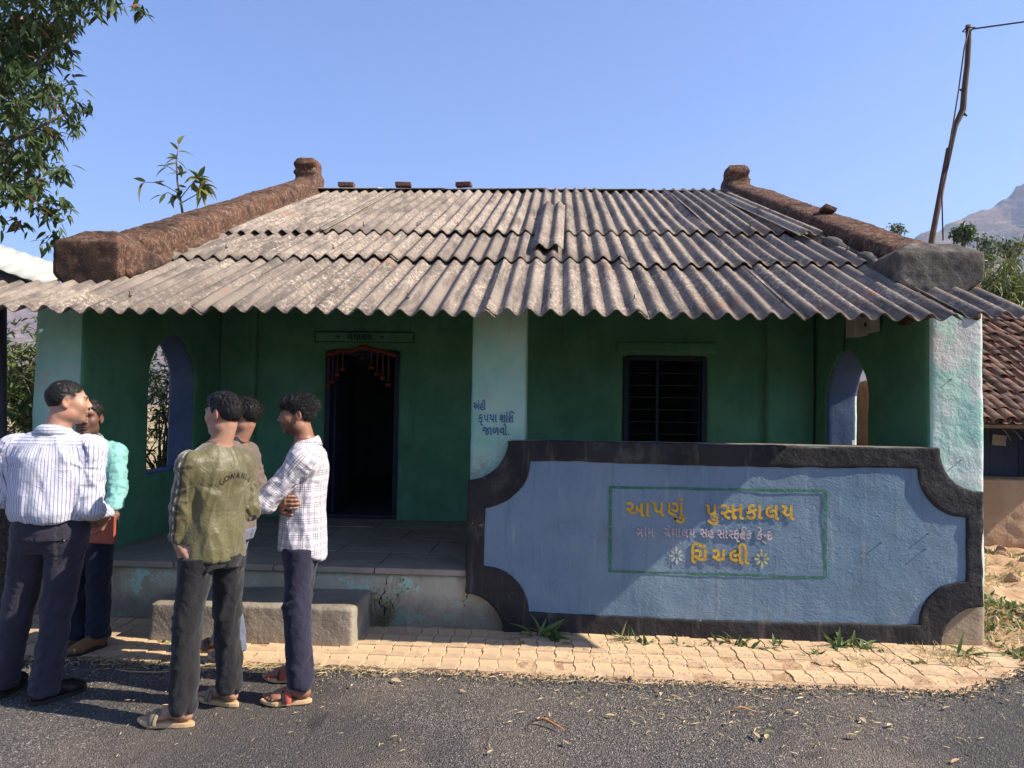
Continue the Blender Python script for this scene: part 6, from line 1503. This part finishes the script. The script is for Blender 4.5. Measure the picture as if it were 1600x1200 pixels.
    V, Q = F.mesh(); N = vnormals(V, Q); fab = fabric(V, sec, arms); u, v, g = fab.T
    tor = g < 0.5; am = sp.get('fold', 1.0)
    q3 = lambda a, b: np.stack([a, b, np.full_like(a, sp.get('seed', 1)*2.7)], -1)
    dn = np.where(tor, 0.0065*ridge(vnoise(q3(u*11+v*3.0, v*3.2+u*1.5), 1))*sm(1.46*s, 1.30*s, v)+0.004*ridge(vnoise(q3(u*24-v*6, v*7), 2))*sm(1.45*s, 1.30*s, v)+0.005*vnoise(q3(u*7, v*7), 3)*sm(1.5*s, 1.38*s, v),
                  0.0055*ridge(vnoise(q3(u*12+v*9, v*15-u*8), 4))+0.0030*ridge(vnoise(q3(u*26, v*34), 5)))
    cre = ridge(fbm(q3(u*13+v*5, v*6-u*6), 12, 2)); dn = dn+sp.get('crease', 0.0026)*np.clip(cre, -0.6, 1)*np.where(tor, 0.8, 1.2)
    if sp.get('tuck'): dn = dn+np.where(tor, 0.007*ridge(vnoise(q3(u*20, v*1.5), 6))*sm(1.16*s, 1.0*s, v), 0)
    # pull folds from the armpits
    for k in (-1, 1):
        d = np.linalg.norm(V-(sh[k]+np.array([-k*0.02, -0.05, -0.10])), axis=1); a = np.arctan2(V[:, 2]-sh[k][2]+0.1, (V[:, 0]-sh[k][0])*k)
        dn = dn+0.0030*np.exp(-((d-0.07)/0.05)**2)*vnoise(q3(a*2.6, d*6), 8)*2
    V = V+N*(dn*am)[:, None]
    nm = sp.get('shirtname', 'shirt'); shirt = link(nm, new_mesh(nm, V, Q, M[sp['shirt']], True, {'fab': ('FLOAT_VECTOR', fab)}), T)
    # collar
    if sp.get('collar'):
        ck, cmat = sp['collar']; n = 48; mb = MB(); rings = []
        th = np.linspace(0.30, math.tau-0.30, n) if ck == 'shirt' else np.linspace(0, math.tau, n)
        fr = np.cos(th)        # 1 = front
        prof = ((0.063, 0.018, 0), (0.066, 0.048, 0), (0.070, 0.053, 1), (0.076, 0.046, 1), (0.094, 0.006, 2), (0.090, 0.004, 2)) if ck == 'shirt' else ((0.060, 0.012, 0), (0.062, 0.030, 0), (0.068, 0.031, 0), (0.073, 0.010, 0))
        for (r_, z_, e) in prof:
            rr = r_*sp.get('neck', 1)*(1.0+0.04*fr); zz = 1.405*s+z_-(0.034*(fr+1)/2)*(1.0)+(0.012*(-fr)*(e == 0))
            if ck == 'shirt' and e == 2: rr = rr+0.012*np.clip(fr, 0, 1)**2; zz = zz-0.030*np.clip(fr, 0, 1)**6
            rings.append(np.stack([nb[0]+np.sin(th)*rr*1.06, nb[1]+0.004+np.cos(th)*rr, zz], 1))
        Vc = np.concatenate(rings); m_ = len(prof); Fc = [(r_*n+a+1, r_*n+a, (r_+1)*n+a, (r_+1)*n+a+1) for r_ in range(m_-1) for a in range(n-1)]
        mb.add(Vc, Fc); cth = np.tile(th, m_); fabc = np.stack([Vc[:, 2]*1.0, cth*0.08, np.zeros(len(Vc))], 1)
        mb.make('collar', M[cmat], shirt, smooth=True, attrs={'fab': ('FLOAT_VECTOR', np.stack([cth*0.08, 1.395+(Vc[:, 2]-1.39*s), np.zeros(len(Vc))], 1))})
    # --- trousers
    tr = sp.get('tr', (0.094, 0.070, 0.066)); hz = sp.get('trhem', 0.075)
    pts = np.array([hips[-1], hips[1], *an.values(), *kn.values()]); lo = pts.min(0)-0.16; hi = pts.max(0)+0.16; lo[2] = 0.0; hi[2] = sp.get('waist', 1.0)*s+0.03
    F = Field(lo, hi, 0.0075); wz = sp.get('waist', 1.0)
    px = sp.get('hipw', 1.0); F.stack([(0.79*s, 0, 0, .145*px, .105), (0.86*s, 0, -0.006, .170*px, .122*sp.get('hipd', 1)), (0.93*s, 0, -0.004, .172*px, .120*sp.get('hipd', 1)), (wz*s, 0, 0, .158*px, .108*sp.get('hipd', 1))], 0.02)
    for k in (-1, 1):
        F.cap(hips[k]+[0, 0, -0.03], kn[k], tr[0], tr[1], 0.03); F.cap(kn[k], an[k]+[0, 0.0, -0.03], tr[1], tr[2], 0.02)
    F.cut_below(hz); V, Q = F.mesh(); N = vnormals(V, Q); z = V[:, 2]
    d0 = seg_eval(V, hips[-1], an[-1])[0]; d1 = seg_eval(V, hips[1], an[1])[0]; side = np.where(d0 < d1, -1, 1)
    cx = np.where(side < 0, np.interp(z, [an[-1][2], hips[-1][2]], [an[-1][0], hips[-1][0]]), np.interp(z, [an[1][2], hips[1][2]], [an[1][0], hips[1][0]])); cy = np.where(side < 0, np.interp(z, [an[-1][2], hips[-1][2]], [an[-1][1], hips[-1][1]]), np.interp(z, [an[1][2], hips[1][2]], [an[1][1], hips[1][1]]))
    u = np.arctan2(V[:, 0]-cx, V[:, 1]-cy)*0.08; sd_ = side*3.0
    q4 = lambda a, b: np.stack([a, b, sd_], -1)
    dn = 0.0060*ridge(vnoise(q4(u*9+z*3, z*5+u*6), 7))+0.0085*ridge(vnoise(q4(u*8, z*20+u*9), 8))*(sm(0.42, 0.12, z)+0.8*np.exp(-((z-0.50)/0.07)**2)+0.5*np.exp(-((z-0.80*s)/0.06)**2))+0.003*vnoise(q4(u*20, z*12), 9)+0.0026*ridge(fbm(q4(u*16+z*5, z*14-u*5), 12, 3))
    V = V+N*(dn*sp.get('trfold', 1.0))[:, None]
    if not sp.get('tuck'):
        for _ in range(3):
            ds = stack_eval(V, sec, 2.25)[0]; pz = sp.get('pz', sec[0][0]/s+0.015)*s; pen = np.maximum(0, ds+0.024)*sm(pz, pz+0.03, V[:, 2])
            cen = np.stack([V[:, 0]*0, V[:, 1]*0, V[:, 2]], 1); dr = cen-V; dr /= np.linalg.norm(dr, axis=1)[:, None]+1e-6; V = V+dr*pen[:, None]
    trs = link('trousers', new_mesh('trousers', V, Q, M[sp['trousers']], True), T)
    if sp.get('belt'):
        n = 60; a = np.linspace(0, math.tau, n, endpoint=False); e = 2.3; mb = MB(); S_ = []
        for rr, z_ in ((0.006, -0.016), (0.010, -0.016), (0.010, 0.016), (0.006, 0.016)):
            rx, ry = .158*px+rr, .108*sp.get('hipd', 1)+rr; ca, sa = np.cos(a), np.sin(a); k = (np.abs(ca)**e+np.abs(sa)**e)**(-1/e)
            S_.append(np.stack([rx*ca*k, ry*sa*k, np.full(n, wz*s-0.012+z_)], 1))
        mb.add(np.concatenate(S_), [(r_*n+q, r_*n+(q+1) % n, (r_+1)*n+(q+1) % n, (r_+1)*n+q) for r_ in range(3) for q in range(n)]); mb.make('belt', M['belt'], trs, smooth=False)
    for k in (-1, 1):
        if sp['shoe'] == 'shoe': make_shoe(T, feet[k][0], feet[k][1], sp.get('footsize', 1.0), k, M[sp['shoemat']])
        else: make_sandal(T, feet[k][0], feet[k][1], sp.get('footsize', 1.05), k, sp['shoe'])
    return T, shirt, trs, Lc
def drape(obj, pts, o_dir, lift=0.0015):
    """drop points (object space) on a garment along o_dir"""
    from mathutils.bvhtree import BVHTree
    me = obj.data; bvh = BVHTree.FromPolygons([v.co for v in me.vertices], [tuple(p.vertices) for p in me.polygons]); out = []
    for p in pts:
        hit = bvh.ray_cast(Vector(p), Vector(o_dir)); out.append(hit[0]+hit[1]*lift if hit[0] else None)
    return out

BASE = [(0.97, 0, 0, .160, .112), (1.08, 0, 0, .158, .112), (1.20, 0, 0, .172, .118), (1.29, 0, 0, .176, .118), (1.345, 0, 0, .158, .104), (1.385, 0, 0, .118, .086), (1.415, 0, 0, .082, .072), (1.432, 0, 0, .066, .062)]
BASE_OUT = [(0.78, 0, 0, .180, .128), (0.90, 0, 0, .176, .124)]+BASE[1:]
# man in the striped shirt, back to the camera, face turned right
A, A_shirt, A_tr, A_L = person('heavyset man in striped shirt seen from behind with his face in profile', (-2.765, 4.02), -10, 1.735, 56, dict(
    wx=0.94, secs=[(0.955, 0, 0, .200, .156), (1.0, 0, 0, .212, .172), (1.08, 0, 0, .216, .172), (1.20, 0, 0, .224, .165), (1.29, 0, 0, .220, .155), (1.345, 0, 0, .195, .130), (1.385, 0, 0, .148, .104), (1.415, 0, 0, .10, .085), (1.435, 0, 0, .078, .072)], head=(-2.715, 4.05, 1.615), hs=1.02, jaw=1.20, face=1.10, neck=1.15, nose=1.0, shw=0.200,
    elbow={-1: (-3.02, 3.97, 1.10), 1: (-2.535, 4.00, 1.045)}, wrist={-1: (-2.93, 4.24, 1.00), 1: (-2.58, 4.22, 0.955)}, hand={-1: ((0.8, 0.4, -0.1), (0, -1, 0), 0.5), 1: ((-0.6, 0.6, -0.2), (-0.5, -0.8, 0), 0.5)}, handvis={-1: False, 1: False},
    foot={-1: (-3.02, 4.04, -12), 1: (-2.725, 3.97, 26)}, shoe='shoe', shoemat='shoe_black', skin=(0.37, 0.20, 0.13), stubble=0.3, hair=dict(t=0.002, rough=0.002, strands=4200, len=0.008, high=0.010, comb=(0, 0.3, -0.5), lift=.5),
    shirt='shirt_stripe', sleeve=(0.070, 0.062, 0.052), tuck=True, collar=('shirt', 'shirt_stripe'), trousers='tr_navy', tr=(0.100, 0.075, 0.067), hipw=1.08, hipd=1.16, waist=0.985, belt=True, footsize=1.08, trhem=0.05, seed=1, fold=1.15))
# man in the pale teal shirt, facing the camera in shade
B, _, _, B_L = person('man in shiny pale teal shirt holding a red brown folder, half hidden', (-3.085, 4.84), 170, 1.625, 160, dict(
    secs=BASE, wx=0.98, shw=0.158, head=(-3.075, 4.80, 1.50), hs=1.0, elbow={-1: (-2.855, 4.80, 1.05), 1: (-3.20, 4.74, 1.02)}, wrist={-1: (-2.805, 4.66, 0.870), 1: (-3.0, 4.60, 0.86)}, hand={-1: ((-0.55, -0.35, -0.65), (0.3, 1.0, 0), 0.55), 1: ((0.8, -0.1, 0.1), (0.1, 1, 0.1), 0.5)}, handvis={-1: True, 1: True},
    foot={-1: (-2.975, 4.82, 198), 1: (-3.12, 4.80, 212)}, shoe='shoe', shoemat='shoe_brown', skin=(0.15, 0.075, 0.05), mous=0.8, hair=dict(t=0.007, rough=0.004), z=0.0,
    shirt='shirt_teal', cuff={-1: 0.80, 1: 0.8}, collar=('shirt', 'shirt_teal'), trousers='tr_navy2', waist=0.99, seed=2, fold=1.2))
f = thing('folder', 'red brown leatherette folder held in front by the man in the teal shirt', 'folder', (-2.835, 4.575, 0.815), R(-8))
mb = MB(); mb.box([0, 0, 0], [0.115, 0.011, 0.088], bev=0.004); mb.make('cover', M['folder'], f)
mb = MB(); mb.box([0.0, 0.0, 0.003], [0.111, 0.008, 0.088], bev=0.001); mb.make('pages', M['cement'], f)
# man in the olive top, back to the camera, face turned left
C_, C_shirt, C_tr, C_L = person('man in olive green long sleeved sports top with lettering on the back and black trousers', (-1.775, 3.87), 303, 1.675, 284, dict(
    secs=[(0.83, 0, 0, .178, .125)]+BASE_OUT[1:], wx=0.90, head=(-1.745, 3.875, 1.562), hs=0.95, neck=0.98, shw=0.150, elbow={-1: (-1.89, 3.75, 1.085), 1: (-1.635, 3.985, 1.055)}, wrist={-1: (-1.915, 3.77, 0.915), 1: (-1.74, 4.14, 1.01)}, hand={-1: ((0.12, 0.05, -1), (0.8, 0.5, 0), 0.5), 1: ((-0.8, 0.1, 0), (0, -1, 0), .5)}, handvis={-1: True, 1: False},
    foot={-1: (-1.865, 3.745, 270), 1: (-1.745, 4.03, 292)}, shoe='khaki', skin=(0.34, 0.18, 0.115), stubble=0.15, hair=dict(t=0.005, rough=0.003, vol=0.002, strands=4200, len=0.011, lift=0.3),
    shirt='shirt_olive', shirtname='sports_top', sleeve=(0.057, 0.052, 0.042), collar=('round', 'shirt_olive'), waist=0.90, trousers='tr_black', tr=(0.086, 0.065, 0.062), hipw=.92, footsize=1.10, trhem=0.075, seed=3, fold=1.25, crease=0.0010))
# dark print across the shoulder blades, set on an arc
glyphs = 'GOWANDA'
for i, ch in enumerate(glyphs):
    V, Fc = glyph_mesh(ch, 0.044, 0.0, 0.0); V = V-[(V[:, 0].max()+V[:, 0].min())/2, 0, 0]
    a = (i-3)*0.27; rad = 0.105; bx, bz = 0.045+math.sin(a)*rad, 1.155+math.cos(a)*rad*0.75; P = []
    for v in V: P.append((bx+v[0]*math.cos(a)*0.8+v[1]*math.sin(a), -0.40, bz-v[0]*math.sin(a)*0.8+v[1]*math.cos(a)))
    hit = drape(C_shirt, P, (0, 1, 0), 0.0018)
    if all(h is not None for h in hit):
        me = bpy.data.meshes.new('print'); me.from_pydata([tuple(h) for h in hit], [], Fc); me.materials.append(M['ink_olive']); link('printed_letter', me, C_shirt)
# man mostly hidden behind the olive top
D_, _, _, _ = person('man in grey brown polo shirt with dark collar, mostly hidden behind the man in olive', (-2.025, 4.66), 272, 1.65, 276, dict(
    secs=[(0.84, 0, 0, .172, .125)]+BASE_OUT[1:], head=(-1.965, 4.66, 1.540), hs=0.95, neck=0.95, elbow={-1: (-1.98, 4.44, 1.06), 1: (-1.93, 4.86, 1.06)}, wrist={-1: (-2.06, 4.42, 0.86), 1: (-2.05, 4.86, .86)}, hand={-1: ((-0.3, 0.1, -1), (0, 1, 0), .5), 1: ((-.2, 0, -1), (0, -1, 0), .5)}, handvis={-1: False, 1: False},
    foot={-1: (-1.985, 4.66, 288), 1: (-2.16, 4.86, 268)}, shoe='dark', skin=(0.30, 0.155, 0.10), hair=dict(t=0.007, rough=0.003, vol=0.003), shirt='shirt_brown', collar=('shirt', 'collar_navy'), waist=0.90, trousers='tr_grey', tr=(0.088, 0.066, 0.060), seed=4, z=-0.004))
# man in the plaid shirt, profile to the left, arms folded
E_, _, _, _ = person('young man in white plaid shirt and indigo trousers standing in profile with folded arms', (-1.43, 4.25), 262, 1.68, 253, dict(
    secs=[(0.76, -0.0, 0.0, .165, .128), (0.90, 0, 0, .165, .122), (1.08, 0, 0, .158, .114), (1.20, 0, -0.004, .166, .118), (1.29, 0, -0.012, .170, .116), (1.345, 0, -0.012, .152, .104), (1.385, 0, -0.012, .115, .086), (1.415, 0, -0.01, .080, .072), (1.432, 0, -0.01, .064, .062)], head=(-1.475, 4.23, 1.560), hs=0.92, neck=0.92, nod=-4, shw=0.172, shy=-0.012,
    elbow={-1: (-1.575, 4.04, 1.085), 1: (-1.62, 4.40, 1.08)}, wrist={-1: (-1.56, 4.25, 1.06), 1: (-1.545, 4.12, 1.085)}, hand={-1: ((0.1, 1, 0), (1, 0, 0), .5), 1: ((0.85, -0.62, 0.02), (0.45, 0.85, 0.0), 0.50)}, handvis={-1: False, 1: True}, thumb={-1: 1, 1: -1},
    foot={-1: (-1.375, 4.09, 258), 1: (-1.50, 4.42, 268)}, shoe='red', skin=(0.25, 0.115, 0.068), mous=0.85, beard=0.75, stubble=0.5, hair=dict(t=0.006, rough=0.006, vol=0.010, fringe=True, strands=5200, len=0.022, comb=(0.1, -0.75, -0.25), lift=0.4),
    shirt='shirt_plaid', sleeve=(0.064, 0.056, 0.050), cuff={-1: 0.55, 1: 0.60}, collar=('shirt', 'shirt_plaid'), hem=lambda X, Y: 0.79-0.035*np.clip(-Y/0.12, -0.6, 1)+0.03*(np.abs(X)/0.16)**2*1.0, waist=0.93, hipw=.90, hipd=.92, pz=0.835, trousers='tr_indigo', tr=(0.086, 0.066, 0.063), footsize=1.0, trhem=0.085, seed=5, fold=1.0))

# welted back pocket of the striped shirt man's trousers
hit = drape(A_tr, [(x, -0.5, 0.875+0.03*(x-0.05)) for x in np.linspace(0.035, 0.135, 9)], (0, 1, 0), 0.001)
if all(h is not None for h in hit):
    mb = MB(); mb.tube([tuple(h) for h in hit], 0.0028, 5); mb.make('pocket_welt', M['belt'], A_tr, smooth=True)
    hb_ = hit[-2]; mb = MB(); mb.box((hb_[0], hb_[1]-0.002, hb_[2]-0.004), [0.003, 0.002, 0.003], bev=0.001); mb.make('pocket_button', M['nail'], A_tr)
# ------------------------------------------------------------------ haze in the valley air
mb = MB(); mb.box([0, 0, 398.5], [3300, 3300, 401.0])
hz = Mat('valley_haze'); hz.t.nodes.clear()
pvn = hz.n('ShaderNodeVolumePrincipled'); pvn.inputs['Color'].default_value = (0.58, 0.72, 1.0, 1); pvn.inputs['Density'].default_value = 0.00021; pvn.inputs['Anisotropy'].default_value = 0.2
ho = hz.n('ShaderNodeOutputMaterial'); hz.L(pvn.outputs[0], ho.inputs['Volume'])
o = mb.make('haze', hz.m, kind='stuff')
